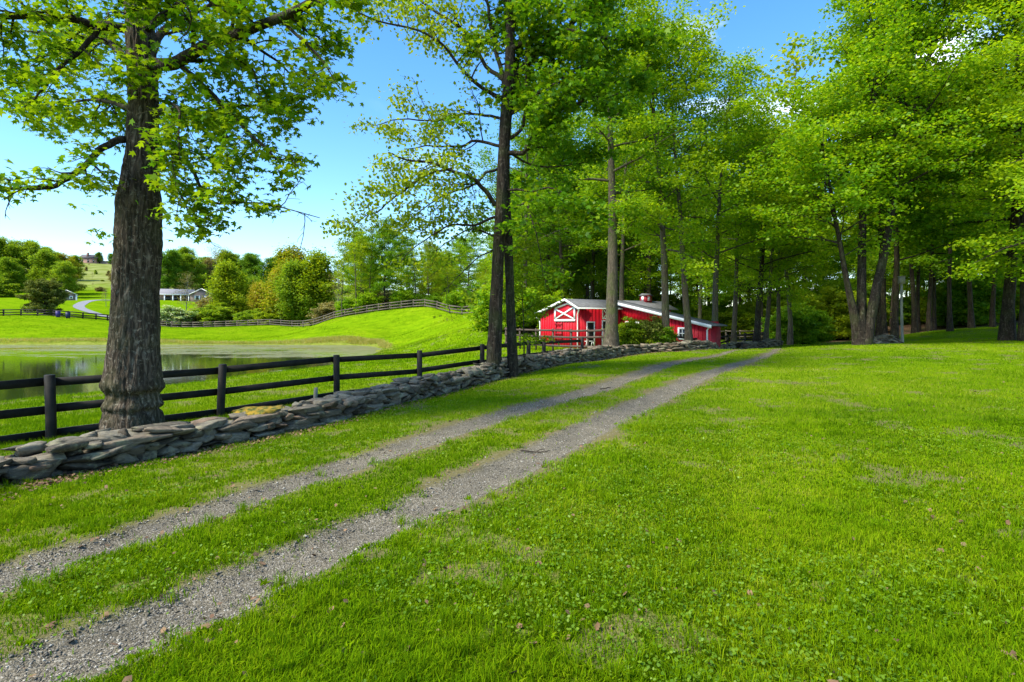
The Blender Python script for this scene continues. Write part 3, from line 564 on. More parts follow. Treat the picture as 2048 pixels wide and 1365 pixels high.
def ramify(limbs, rng, sec_len, step, start=0.25, wob=.16, droop=-.05, up=.1, spray_at=(.3, .5, .7, .88, 1.0), tert=True, flatz=.45):
    """limbs: (pts, r0, r1). returns tubes of side shoots and spray centres"""
    tb = []; sp = []
    for pts, r0, r1 in limbs:
        seg = np.linalg.norm(np.diff(pts, axis=0), axis=1); cum = np.concatenate([[0], np.cumsum(seg)]); Ln = cum[-1]; s = start * Ln + rng.random() * step
        while s < Ln:
            f = s / Ln; p = np.array([np.interp(s, cum, pts[:, k]) for k in range(3)]); i = min(np.searchsorted(cum, s) - 1, len(seg) - 1); t = (pts[i + 1] - pts[i]) / (seg[i] + 1e-9)
            q = np.cross(t, rng.normal(0, 1, 3)); q[2] *= flatz; q /= np.linalg.norm(q) + 1e-9; d = .5 * t + .85 * q + np.array([0, 0, up]); ln = sec_len * (1 - .45 * f) * rng.uniform(.55, 1.2)
            c = curve(p, d, ln, 5, rng, wob, droop); rr = (r0 * (1 - f) + r1 * f) * .45; rr = max(rr, .008); tb.append((c, np.linspace(rr, .005, 6), 4))
            for u in spray_at:
                j = u * 5; k = min(int(j), 4); pc = c[k] + (c[k + 1] - c[k]) * (j - k); sp.append(pc)
                if tert and u < 1:
                    e = curve(pc, (c[k + 1] - c[k]) / (ln / 5) * .5 + rng.normal(0, .6, 3) * np.array([1, 1, .4]), ln * .35, 3, rng, wob, droop); tb.append((e, np.linspace(max(rr * .4, .004), .003, 4), 3)); sp.append(e[-1]); sp.append(e[2])
            s += step * rng.uniform(.6, 1.4)
        sp.append(pts[-1])
    return tb, np.array(sp)
def spray_leaves(sp, k, size, rng, fz=.35):
    C = np.repeat(sp, k, axis=0); return C + rng.normal(0, 1, C.shape) * np.array([size, size, size * fz])

def generic_tree(seed, H, r0, cb, spread, nprim, sec_len, step, k, ssize, lsize, leafmat, barkmat, tpl=RHOMB, wob=.02, top=.35, lean=(0, 0), stems=None, elev=(0.15, 1.1), shape=1.0, droop=-.02, fz=.35):
    rng = np.random.default_rng(seed); trunks = []; limbs = []
    if stems is None: stems = [((0, 0, 0), (lean[0], lean[1], 1), H, r0)]
    for b0, d0, h0, rr in stems:
        c = curve(b0, d0, h0, 12, rng, wob, .02); rad = rr * (1 - np.linspace(0, 1, 13) ** .8 * .9); rad[0] *= 1.35; trunks.append((c, rad, 10))
        if h0 < 2.9 and H > 10: continue
        n = max(3, int(nprim * h0 / H)); ph = rng.random() * 6.28
        for i in range(n):
            u = (i + rng.random() * .8) / n; f = cb + (.985 - cb) * u ** .9; j = f * 12; kk = min(int(j), 11); p = c[kk] + (c[kk + 1] - c[kk]) * (j - kk)
            az = ph + i * 2.4 + rng.normal(0, .3); el = elev[0] + (elev[1] - elev[0]) * u + rng.normal(0, .12); prof = (math.sin(math.pi * min(1, (.28 + .72 * u)) ** shape) * (1 - top) + top) * (1 if u < .9 else .7)
            ln = spread * prof * rng.uniform(.75, 1.2); lc = curve(p, (math.cos(az) * math.cos(el), math.sin(az) * math.cos(el), math.sin(el)), ln, 7, rng, .10, droop)
            r_ = rad[kk] * .42; limbs.append((lc, r_, .012)); trunks.append((lc, np.linspace(r_, .012, 8), 5))
        limbs.append((c[9:], rad[9], .02))
    tb, sp = ramify(limbs, rng, sec_len, step, .22)
    C = spray_leaves(sp, k, ssize, rng, fz)
    tm = tubes_mesh('trunk', trunks + [t for t in tb if t[1][0] > .012], barkmat, None, False)
    cm = leaves_mesh('crown', C, rng, lsize, tpl, leafmat, None, link=False)
    return tm.data, cm.data, len(C)
def plant(name, data, loc, rz, sc, label, cat='tree', group=None, crownmat=None, sz=None):
    e = empty(name, loc, rz, label, cat, group); e.scale = (sc, sc, sz or sc)
    t = bpy.data.objects.new('trunk', data[0]); c = bpy.data.objects.new('crown', data[1])
    for o in (t, c): COL.objects.link(o); o.parent = e
    if crownmat: c.material_slots[0].link = 'OBJECT'; c.material_slots[0].material = crownmat
    return e
def at(px, Y, dz=-.1): X = (px - 1024) / F * Y; return (X, Y, gz(X, Y) + dz)

# --- the old maple beside the fence, left
TY = 10.9
def old_maple():
    root = empty('maple_tree', (0, 0, 0), 0, 'old maple with thick rough scarred trunk that swallows the black fence rails, left foreground', 'tree'); rng = np.random.default_rng(3)
    prof = [(900, 200, 326), (860, 205, 322), (838, 205, 321), (822, 208, 319), (812, 204, 324), (800, 211, 319), (788, 212, 320), (778, 208, 326), (765, 207, 323), (740, 213, 321), (700, 217, 319), (650, 220, 320), (600, 222, 318), (550, 224, 321), (500, 228, 325), (450, 229, 325), (400, 233, 323), (350, 243, 320), (300, 252, 319), (200, 254, 318), (100, 250, 314), (0, 246, 306), (-150, 240, 294), (-320, 235, 280), (-500, 232, 265)]
    py = np.array([a[0] for a in prof]); cxp = np.array([(a[1] + a[2]) / 2 for a in prof]); hw = np.array([(a[2] - a[1]) / 2 for a in prof])
    yy = np.linspace(905, -500, 520); n = 128; o = np.argsort(py); cxs = np.interp(yy, py[o], cxp[o]); hws = np.interp(yy, py[o], hw[o]); X0 = (cxs - 1024) / F * TY; Z0 = CZ - (yy - HOR) / F * TY; R = hws / F * TY
    th = np.linspace(-math.pi / 2 + math.pi, -math.pi / 2 + 3 * math.pi, n, endpoint=False) - math.pi / 2; A, ZZ = np.meshgrid(th, Z0); RR = np.repeat(R[:, None], n, 1); YYp = np.repeat(yy[:, None], n, 1)
    cu = np.cos(A) * 1.0; su = np.sin(A) * 1.0
    def cyl(f, fz, s, oct_=4): return fbm(cu * f + 31 + 0.7 * su * f, su * f - .5 * cu * f + ZZ * fz, s, oct_)
    ridg = 1 - np.abs(2 * fbm(A * 5.0 + 0.35 * np.sin(ZZ * 1.3) + .8 * cyl(1, .5, 2), ZZ * 1.15, 11, 3) - 1) * 2
    ridg2 = 1 - np.abs(2 * fbm(A * 13 + .6 * cyl(2, 1, 5), ZZ * 3.2, 17, 3) - 1) * 2
    low = np.clip((YYp - 770) / 20, 0, 1)
    d = .040 * (ridg - .2) * (1 - .35 * low) + .020 * ridg2 + .07 * (cyl(1.2, .6, 8, 3) - .5) * (1 + low)
    # healed scars where the rails run into the trunk
    for yc, dep, wd in ((787, .08, 9), (772, -.02, 7), (817, .06, 5), (826, -.02, 6)):
        ycc = yc + 26 * (cyl(1.3, .4, 40 + yc) - .5); d -= dep * np.exp(-((YYp - ycc) / wd) ** 2) * np.clip(3.2 * cyl(1.6, .1, 90 + yc) - 1.1, 0, 1.2)
    d = d - np.percentile(d, 88) - .052; d += .05 * np.exp(-(((YYp - 862) / 22) ** 2)) * (.3 + cyl(2.2, .2, 61)); RR = RR + d; V = np.stack([X0[:, None] + RR * cu, TY + RR * su, ZZ], -1).reshape(-1, 3)
    m = len(yy); i = np.arange(m - 1)[:, None]; j = np.arange(n)[None]; k = (j + 1) % n; Q_ = np.stack([i * n + j, i * n + k, (i + 1) * n + k, (i + 1) * n + j], -1).reshape(-1, 4)
    mesh_np('trunk', V, [Q_], M_BARK, root, True)
    # limbs traced from the photograph, given their own depth
    LM = [([(300, 130, 0), (345, 128, -.3), (400, 95, -.6), (480, 70, -.9), (560, 40, -1.2), (650, -2, -1.5), (760, -70, -1.6)], .125, .05),
          ([(262, 60, 0), (190, 52, -.3), (150, 38, -.5), (60, 32, -.8), (-60, 20, -1.0), (-160, -10, -1.2)], .095, .03),
          ([(196, 58, -.3), (150, 105, -.6), (110, 140, -.8), (85, 175, -1.0), (40, 215, -1.2)], .05, .012),
          ([(262, 278, 0), (228, 288, -.4), (200, 305, -.6), (185, 330, -.7), (150, 362, -.9), (115, 380, -1.0), (50, 382, -1.2), (-20, 390, -1.3), (-100, 370, -1.3)], .07, .02),
          ([(305, 278, 0), (345, 285, -.4), (375, 320, -.7), (400, 360, -.9), (420, 400, -1.1), (470, 402, -1.2), (540, 405, -1.3), (640, 430, -1.4)], .045, .006),
          ([(350, 125, -.3), (395, 165, -.5), (440, 210, -.9), (470, 250, -1.1), (510, 290, -1.3), (540, 315, -1.4), (575, 300, -1.5)], .05, .008),
          ([(318, 285, 0), (335, 330, -.5), (350, 370, -.8), (375, 420, -1.0), (395, 460, -1.1)], .028, .008),
          ([(560, 40, -1.2), (600, 80, -1.4), (640, 120, -1.5), (672, 175, -1.6)], .035, .006), ([(480, 70, -.9), (530, 110, -.4), (580, 150, .2), (620, 190, .6)], .035, .006), ([(440, 210, -.9), (490, 215, -.4), (540, 220, .2), (590, 235, .6)], .03, .006), ([(150, 105, -.6), (90, 110, -.2), (30, 130, .2), (-30, 160, .5)], .03, .006),
          ([(455, 90, -.8), (480, 125, -1.0), (500, 150, -1.1), (515, 210, -1.2)], .035, .008),
          ([(310, 200, 0), (360, 215, -.8), (362, 260, -1.2), (370, 330, -1.4)], .03, .008),
          ([(290, 20, 0), (380, -90, .4), (480, -260, .8), (520, -420, 1)], .12, .03), ([(250, 0, 0), (160, -120, .5), (60, -260, .7), (0, -380, 1)], .12, .03), ([(280, -100, 0), (330, -250, -.9), (360, -400, -1.6)], .10, .02),
          ([(265, -60, 0), (230, -120, -1.4), (180, -160, -2.6), (120, -190, -3.4)], .10, .02), ([(290, 60, 0), (360, 10, -1.2), (430, -30, -2.2), (500, -60, -3.0)], .09, .02),
          ([(300, 100, 0), (340, 50, 1.2), (420, 10, 2.4), (480, -20, 3.6)], .09, .02), ([(255, 120, 0), (200, 80, 1.2), (120, 70, 2.6), (40, 60, 3.8)], .08, .02), ([(262, 220, 0), (215, 200, .9), (150, 200, 2), (80, 230, 3)], .05, .012),
          ([(310, 230, 0), (360, 220, 1.0), (420, 250, 2), (480, 290, 3)], .05, .012)]
    limbs = []
    for q, a, b in LM:
        pl = smooth_line(np.array([P(x, y, TY + dy) for x, y, dy in q]), None, 4); limbs.append((pl + np.cumsum(rng.normal(0, .012, pl.shape), 0), a, b))
    tb, sp = ramify(limbs, rng, 1.1, .24, .14, .2, -.05, .02, flatz=.5)
    tubes_mesh('branches', [(p_, np.linspace(a, b, len(p_)), 9) for p_, a, b in limbs] + tb, M_BARK2, root)
    # keep the opening of sky under the lowest sprays, as in the photograph
    pr = np.stack([1024 + F * sp[:, 0] / sp[:, 1], HOR - F * (sp[:, 2] - CZ) / sp[:, 1]], 1)
    lim = np.interp(pr[:, 0], [-200, 0, 100, 190, 230, 330, 440, 560, 620, 690, 900], [400, 405, 400, 375, 430, 500, 470, 410, 330, 240, 60])
    front = np.stack([pr[:, 0] > 245, pr[:, 0] < 325, sp[:, 1] < TY, pr[:, 1] > 185], 1).all(1)
    kp = (pr[:, 1] < lim) & ~front & (sp[:, 1] > 7.0) & ((sp[:, 1] > TY - 1.5) | (rng.random(len(sp)) < .5)); kp &= rng.random(len(sp)) < np.where(pr[:, 1] < 0, .9, .70)
    sp = sp[kp]
    # a sprig growing straight from the trunk
    sg = np.array([P(rng.normal(275, 26), rng.normal(135, 24), TY - .72 - .1 * rng.random()) for _ in range(34)]); sp = np.concatenate([sp, sg, [P(205, 470, TY - .3), P(215, 480, TY - .4), P(210, 462, TY - .2), P(185, 415, TY - .5)]])
    C = spray_leaves(sp, 8, .15, rng, .34); leaves_mesh('crown', C, rng, .12, MAPLE, M_LEAF, root, .45, .4); return len(C)
NL = old_maple(); print('old maple leaves', NL)

# --- the double trunk maple by the fence, centre
DY = 19.3
def double_maple():
    root = empty('maple_tree', (0, 0, 0), 0, 'tall maple with two dark trunks side by side rising behind the stone wall, centre', 'tree'); rng = np.random.default_rng(5)
    def tr(q, name):
        a = smooth_line(np.array([[*P(x, y, DY + dy), w / 2 / F * DY] for x, y, w, dy in q]), None, 6); n = 40
        V, Q_ = tube(a[:, :3], a[:, 3], n); V = V.reshape(len(a), n, 3); c = a[:, None, :3]; th = np.arange(n) * 2 * math.pi / n
        dd = 1 + .09 * (1 - np.abs(2 * fbm(th[None] * 5 + 0 * a[:, :1], a[:, 2:3] * 1.3, 9, 3) - 1) * 2) * 1.0; V = c + (V - c) * dd[..., None]
        mesh_np(name, V, [Q_], M_BARK2, root, True); return a
    t1 = tr([(987, 790, 34, 0), (987, 735, 30, 0), (991, 640, 26, 0), (996, 520, 22, 0), (1003, 400, 22, 0), (1008, 300, 22, 0), (1013, 220, 22, 0), (1020, 130, 20, 0), (1020, 40, 17, 0), (1018, -90, 14, 0), (1010, -260, 10, 0), (1000, -420, 5, 0)], 'trunk')
    tr([(1027, 790, 24, .5), (1025, 720, 21, .5), (1022, 640, 18, .5), (1019, 560, 17, .5), (1016, 470, 17, .5), (1013, 410, 16, .4), (1012, 330, 15, .3), (1016, 250, 12, .2), (1030, 160, 9, .6), (1050, 20, 7, 1.2), (1080, -120, 5, 1.8)], 'trunk')
    LM = [([(992, 412), (970, 380), (948, 352), (904, 335), (886, 322), (853, 315), (816, 311), (790, 293)], .08, .02, -1.5), ([(1000, 292), (955, 280), (922, 287), (880, 289), (842, 287), (800, 300)], .06, .015, 1.2),
          ([(908, 336), (856, 348), (820, 377), (798, 399), (761, 428), (735, 438), (700, 465)], .045, .01, -1.6), ([(1005, 200), (966, 180), (940, 157), (911, 128), (880, 90), (820, 60), (740, 40), (690, 5)], .08, .015, -1),
          ([(1018, 306), (1047, 311), (1061, 293), (1087, 256), (1131, 220), (1186, 198), (1240, 190)], .09, .02, -1.5), ([(1014, 280), (1047, 249), (1054, 183), (1054, 110), (1060, 30)], .07, .02, -.8),
          ([(1016, 160), (1045, 135), (1076, 110), (1120, 73), (1171, 29), (1230, -40)], .14, .05, .8), ([(1014, 230), (1058, 198), (1087, 176), (1120, 157), (1180, 120)], .07, .015, -1.2),
          ([(1012, 384), (1040, 381), (1076, 385), (1120, 381), (1171, 414), (1220, 440)], .05, .008, -1.2), ([(1012, 428), (1047, 410), (1054, 450), (1065, 490), (1075, 560)], .04, .008, -.8),
          ([(990, 434), (952, 447), (922, 445), (893, 447), (840, 480), (800, 520)], .05, .01, -1.4), ([(990, 474), (941, 458), (900, 480), (870, 500)], .035, .01, .8), ([(1000, 340), (975, 345), (960, 370), (900, 400), (850, 430), (800, 470)], .05, .01, -.5),
          ([(1014, 190), (1000, 130), (985, 60), (970, -40), (960, -140)], .09, .03, .5), ([(1008, 160), (975, 130), (930, 60), (860, 10), (780, -30), (700, -20)], .08, .02, 1.4), ([(1020, 60), (1080, -20), (1160, -100)], .1, .03, 1.5), ([(1018, 20), (950, -80), (880, -160)], .1, .03, -1.5),
          ([(1018, -60), (1060, -200), (1100, -320)], .09, .02, -1), ([(1016, -80), (960, -240), (920, -350)], .09, .02, 1), ([(1020, 100), (1110, 60), (1200, 80), (1290, 90)], .1, .02, -2.2), ([(1018, 140), (1100, 150), (1190, 170), (1280, 150)], .08, .02, 2.2),
          ([(1014, 240), (980, 230), (930, 225), (870, 240), (800, 235), (740, 250)], .06, .012, .5), ([(1010, 300), (1060, 330), (1120, 330), (1180, 320)], .05, .01, 1.2), ([(985, 500), (950, 520), (910, 560), (880, 590)], .025, .006, -1.0)]
    limbs = []
    for q, a, b, dy in LM:
        n = len(q); limbs.append((smooth_line(np.array([P(x, y, DY + dy * i / (n - 1)) for i, (x, y) in enumerate(q)]), None, 4), a, b)); limbs[-1] = (limbs[-1][0] + np.cumsum(rng.normal(0, .02, limbs[-1][0].shape), 0), a, b)
    tb, sp = ramify(limbs, rng, 1.75, .30, .16, .2, -.05, .04)
    tubes_mesh('branches', [(p_, np.linspace(a, b, len(p_)), 8) for p_, a, b in limbs] + tb, M_BARK2, root)
    pr = np.stack([1024 + F * sp[:, 0] / sp[:, 1], HOR - F * (sp[:, 2] - CZ) / sp[:, 1]], 1)
    left = pr[:, 0] < 1000; tr_ = (np.abs(pr[:, 0] - 1008) < 22) & (sp[:, 1] < DY) & (pr[:, 1] > 240) & (pr[:, 1] < 420)
    kp = ~tr_ & (rng.random(len(sp)) < np.where(left, .72, .95)) & (pr[:, 1] < np.where(left, 640, 620)) & ~((pr[:, 0] > 1030) & (pr[:, 1] > 330) & (rng.random(len(sp)) < .62)) & ~((pr[:, 1] > 470) & (rng.random(len(sp)) < .75))
    ax = rng.random(len(sp)) < np.clip((1010 - pr[:, 0]) / 120, 0, 1)
    L1 = sp[kp & ~ax]; L2 = sp[kp & ax]
    cr = leaves_mesh('crown', spray_leaves(L1, 12, .26, rng, .35), rng, .16, MAPLE, M_LEAF, root, .5, .4)
    yg = leaves_mesh('young_leaves', spray_leaves(L2, 10, .24, rng, .4), rng, .115, HEXL, M_LEAF_Y, root, .8, .8); yg['label'] = 'sparse yellowish young leaves on the left side'
double_maple()

# --- prototypes for the other trees
PR = {}
PR['tall'] = generic_tree(11, 20, .27, .30, 5.0, 30, 2.0, .62, 11, .36, .165, M_LEAF_MID, M_BARK3)
PR['tall2'] = generic_tree(12, 21, .27, .36, 4.6, 28, 2.0, .62, 11, .38, .165, M_LEAF_MID, M_BARK3, lean=(.06, 0))
PR['broad'] = generic_tree(13, 20, .33, .22, 6.5, 32, 2.4, .66, 11, .40, .175, M_LEAF_MID, M_BARK2, droop=-.04)
PR['wood'] = generic_tree(14, 19, .2, .25, 4.6, 26, 2.0, .85, 13, .5, .25, M_LEAF_DK, M_BARK2)
PR['wood2'] = generic_tree(15, 22, .22, .40, 4.2, 24, 2.0, .85, 13, .5, .25, M_LEAF_MID, M_BARK2)
PR['far'] = generic_tree(16, 15, .25, .08, 4.6, 34, 1.9, .8, 15, .5, .34, M_LEAF_MID, M_BARK3, elev=(.15, 1.35), top=.5, fz=.9, wob=.05)
PR['far2'] = generic_tree(17, 13, .2, .03, 4.6, 38, 1.9, .8, 13, .6, .34, M_LEAF_Y, M_BARK3, elev=(.5, 1.3), fz=1.0, wob=.05, top=.45)
PR['airy'] = generic_tree(18, 17, .14, .25, 3.0, 22, 1.6, 1.0, 4, .4, .26, M_LEAF_Y, M_BARK3, elev=(.5, 1.2), wob=.04)
PR['bush'] = generic_tree(19, 3.0, .05, .05, 1.7, 18, .8, .4, 8, .22, .17, M_LEAF_MID, M_BARK2, stems=[((0, 0, 0), (.1, 0, 1), 3.0, .04), ((.2, .1, 0), (.5, .2, 1), 2.5, .035), ((-.2, 0, 0), (-.5, .1, 1), 2.5, .035), ((0, .2, 0), (0, .6, 1), 2.2, .03), ((0, -.2, 0), (.1, -.6, 1), 2.0, .03)])
PR['yew'] = generic_tree(20, 5.0, .2, .03, 4.3, 60, 1.2, .38, 10, .22, .22, M_NEEDLE, M_BARK2, elev=(.05, .9), shape=1.3, top=.15)
PR['bare'] = generic_tree(22, 12, .16, .2, 3.6, 26, 2.2, .5, 0, .3, .2, M_SCRUB, M_BARK4, elev=(.6, 1.2)) if False else generic_tree(22, 12, .16, .2, 3.6, 26, 2.2, .5, 1, .4, .22, M_SCRUB, M_BARK4, elev=(.6, 1.2))
for k_ in PR: print(k_, PR[k_][2])
rt = np.random.default_rng(99)

# named trees behind the wall along the lane
def behind_wall(px, extra=1.3):
    Y = np.linspace(4, 46, 2000); X = (px - 1024) / F * Y; d = line_d(X, Y, WC); return float(Y[np.argmin(d)]) + extra
print('wall depths', [(p, round(behind_wall(p, 0), 1)) for p in (0, 200, 500, 700, 990, 1222, 1330, 1380, 1430, 1467, 1512, 1557)])
plant('roadside_tree', generic_tree(31, 20, .41, .42, 4.4, 24, 1.9, .55, 10, .34, .165, M_LEAF, M_BARK3, wob=.012, lean=(.03, 0)), at(1222, behind_wall(1222)), 0, 1.0, 'tall tree with straight pale brown trunk behind the wall, hiding part of the barn', 'tree')
rowt = [(1333, 30.5, 'tall', 1.0, 1.2, 'slightly bent mossy trunk tree in front of the dark barn doorway'), (1379, 34.0, 'tall2', .90, 2.0, 'slender dark trunked tree just right of the small barn window'),
        (1429, 35.0, 'tall', .90, 3.3, 'grey trunked tree covering the right end of the red barn'), (1467, 37.5, 'tall2', .80, 4.4, 'grey trunked tree rising beside the low black fence, right of the barn'),
        (1512, 38.8, 'broad', .80, .4, 'thick mossy trunk of the pair nearest the far end of the stone wall'), (1531, 41.0, 'tall2', .72, 5.0, 'thinner partner trunk leaning behind the thick mossy one at the wall'), (1557, 44.0, 'tall', .74, 2.6, 'slim grey tree standing at the very end of the stone wall')]
for px, Y, k_, sc, rz, lb in rowt: plant('roadside_tree', PR[k_], at(px, max(Y, behind_wall(px))), rz, sc, lb, 'tree', 'trees in a row behind the stone wall')
# big maple that forks, right of the lane
vm = generic_tree(41, 23, .5, .38, 4.3, 40, 2.1, .62, 10, .36, .17, M_LEAF_MID, M_BARK2, stems=[((0, 0, -.2), (0, 0, 1), 2.85, .44), ((-.14, .05, -.1), (-.09, 0, 1), 13, .21), ((.02, .1, -.1), (.07, .10, 1), 22, .28), ((.14, -.05, -.1), (.17, -.05, 1), 21, .28), ((-.12, -.1, .9), (-.34, -.12, 1), 10, .14)], wob=.03, elev=(.35, 1.2))
plant('maple_tree', vm, at(1722, 30.0), 0, 1.0, 'big maple whose thick dark trunk forks low into several stems, right of the lane end', 'tree')
rm_ = generic_tree(42, 24, .34, .22, 6.8, 40, 2.5, .6, 12, .38, .175, M_LEAF_MID, M_BARK2, elev=(-.1, 1.1), droop=-.05)
plant('maple_tree', rm_, at(2014, 33.0), .5, 1.0, 'dark rough trunked maple with low sweeping boughs at the right edge of the lawn', 'tree')
plant('maple_tree', rm_, at(2190, 27.0), 2.4, .95, 'maple whose boughs hang into the picture from beyond the upper right edge', 'tree')
wd_ = [(1768, 39, 'wood2', .9, .2, 'leaning slim dark tree just behind the forked maple'), (1756, 41, 'wood2', .85, 2.9, 'dark tree between the forked maple and the stone heap'), (1789, 38, 'wood', 1.15, 1.2, 'dark trunked tree directly behind the nest box pole'), (1858, 52, 'wood', 1.1, 2.2, 'dark tree at the wood edge left of the rising bank'),
       (1836, 58, 'wood2', 1.0, 3.9, 'thin black trunk in the shade beyond the rising bank'), (2046, 32.0, 'wood2', 1.0, .9, 'grey trunked tree tight against the right picture edge'), (1900, 47, 'wood2', .95, 4.1, 'slim pale grey tree at the top of the shaded bank'), (1943, 50, 'wood2', 1.05, 5.2, 'pale grey trunk standing on the shaded bank, left of the rough maple'), (1985, 48, 'wood', 1.0, 1.9, 'dark tree on the bank just left of the rough trunked maple'), (2110, 42, 'broad', 1.0, 0, 'broad tree filling the wood at the right edge')]
for px, Y, k_, sc, rz, lb in wd_: plant('woodland_tree', PR[k_], at(px, Y), rz, sc, lb, 'tree', 'trees at the edge of the right wood')
# tree with thin top showing against the sky between the crowns
plant('airy_tree', PR['airy'], at(1580, 47), .3, 1.45, 'tall sparse tree whose thin twiggy top stands against the blue sky', 'tree')
# young sapling by the double maple
sap = generic_tree(51, 5.2, .035, .3, 1.3, 16, .6, .3, 5, .18, .11, M_LEAF_Y, M_BARK2, tpl=HEXL); plant('sapling', sap, at(1048, 21.0), 0, 1, 'thin young sapling growing by the fence right of the double trunks', 'sapling')
shr = [(1256, 33.5, .62, 0, M_LEAF_Y, 'pale yellow green shrub in front of the white braced barn door'), (1300, 34.0, .62, 1.4, M_NEEDLE, 'dull olive twiggy shrub behind the wall in front of the dark barn opening'), (1318, 34, .55, 2.2, M_LEAF_DK, 'dark green shrub next to the bent mossy trunk'), (1583, 50, 1.0, 3, M_LEAF_DK, 'dark shrub beyond the end of the stone wall'), (1610, 54, 1.1, 4, M_LEAF_DK, 'dense dark shrub where the lane enters the wood')]
for px, Y, sc, rz, mm_, lb in shr: plant('shrub', PR['bush'], at(px, Y, -.15), rz, sc, lb, 'shrub', None, mm_)

# wood behind barn, lane and bank
placed = []
def scatter_trees(n, x0, x1, y0, y1, mind, kinds, name, label, group, smin=.85, smax=1.15, avoid=None, mats=(None,), cat='tree', seed=1):
    r = np.random.default_rng(seed); c = 0; tries = 0
    while c < n and tries < 4000:
        tries += 1; Y = r.uniform(y0, y1); px = r.uniform(x0, x1); X = (px - 1024) / F * Y
        if any((X - a) ** 2 + (Y - b) ** 2 < mind * mind for a, b in placed) or (avoid and avoid(px, X, Y)): continue
        placed.append((X, Y)); c += 1
        plant(name, PR[kinds[r.integers(len(kinds))]], at(px, Y), r.uniform(0, 6.28), r.uniform(smin, smax), label, cat, group, mats[r.integers(len(mats))])
barnav = lambda px, X, Y: (2 < X < 20 and 33 < Y < 54) or (1570 < px < 1670 and Y < 66) or line_d(np.array([X]), np.array([Y]), BROWN)[0] < 2.5
scatter_trees(12, 1040, 1330, 56, 76, 4.5, ['broad', 'tall', 'wood'], 'woodland_tree', 'leafy green tree in the thick wood behind the red barn roof', 'trees in the wood behind the barn', 1.0, 1.25, barnav, (None, M_LEAF_MID, M_LEAF_DK), seed=2)
scatter_trees(10, 1330, 1620, 54, 76, 4.5, ['tall', 'wood2', 'tall2'], 'woodland_tree', 'tall green tree in the wood beyond the row behind the stone wall', 'trees in the wood beyond the roadside row', .85, 1.0, barnav, (None, M_LEAF_MID), seed=3)
scatter_trees(26, 1280, 1800, 76, 118, 4.5, ['wood', 'wood2'], 'woodland_tree', 'distant tree in the deep wood where the lane disappears', 'trees in the deep wood at the lane end', .8, 1.0, barnav, (None, M_LEAF_MID, M_LEAF_DK), seed=4)
scatter_trees(30, 1740, 2200, 54, 100, 4.5, ['wood', 'wood2', 'wood'], 'woodland_tree', 'dark tree in the shaded wood above the grassy bank', 'trees in the shaded wood on the right', .9, 1.15, barnav, (None, M_LEAF_DK), seed=5)
scatter_trees(24, 1010, 1300, 80, 120, 5, ['wood', 'broad'], 'woodland_tree', 'tree in the back of the wood behind the barn and paddock', 'trees at the back of the wood', .9, 1.1, barnav, (None, M_LEAF_MID), seed=6)
scatter_trees(46, 1560, 2160, 57, 82, 1.9, ['bush'], 'shrub', 'leafy undergrowth shrub at the foot of the shaded wood', 'undergrowth shrubs in the wood', .9, 1.9, barnav, (M_LEAF_MID, M_LEAF_Y, M_LEAF_DK), 'shrub', 7)
scatter_trees(34, 1000, 1600, 55, 80, 1.9, ['bush'], 'shrub', 'undergrowth shrub in the wood behind the barn', 'undergrowth shrubs behind the barn', .9, 1.8, barnav, (M_LEAF_Y, M_LEAF_MID), 'shrub', 8)
scatter_trees(26, 1200, 2200, 118, 160, 6, ['wood', 'broad'], 'woodland_tree', 'farthest tree closing off the deep wood', 'farthest trees of the wood', .9, 1.1, barnav, (None, M_LEAF_DK), seed=29)
# belt behind the mound
scatter_trees(20, 700, 1050, 102, 128, 4.2, ['wood2', 'tall', 'airy', 'wood'], 'woodland_tree', 'tree of the belt behind the fenced green mound', 'trees of the belt behind the mound', .72, .95, None, (None, M_LEAF_MID, M_LEAF_Y), seed=9)
scatter_trees(22, 690, 1050, 99, 118, 2.2, ['bush'], 'shrub', 'shrub under the trees behind the fenced mound', 'shrubs behind the mound fence', .9, 1.7, None, (M_LEAF_DK, M_SCRUB, M_LEAF_MID), 'shrub', 10)
scatter_trees(14, 690, 1080, 130, 160, 6, ['far', 'wood'], 'woodland_tree', 'far tree filling the gaps behind the belt on the mound', 'trees beyond the mound belt', .9, 1.1, None, (M_LEAF_MID, M_LEAF_DK), seed=19)
for px, Y, sc, lb in [(684, 104, .95, 'first sparse yellow green tree at the left end of the belt behind the mound'), (712, 101, 1.02, 'second tall airy tree at the left end of the belt behind the mound'), (742, 103, 1.05, 'tall airy pale green tree above the fence bend')]: plant('airy_tree', PR['airy'], at(px, Y), px, sc, lb, 'tree')

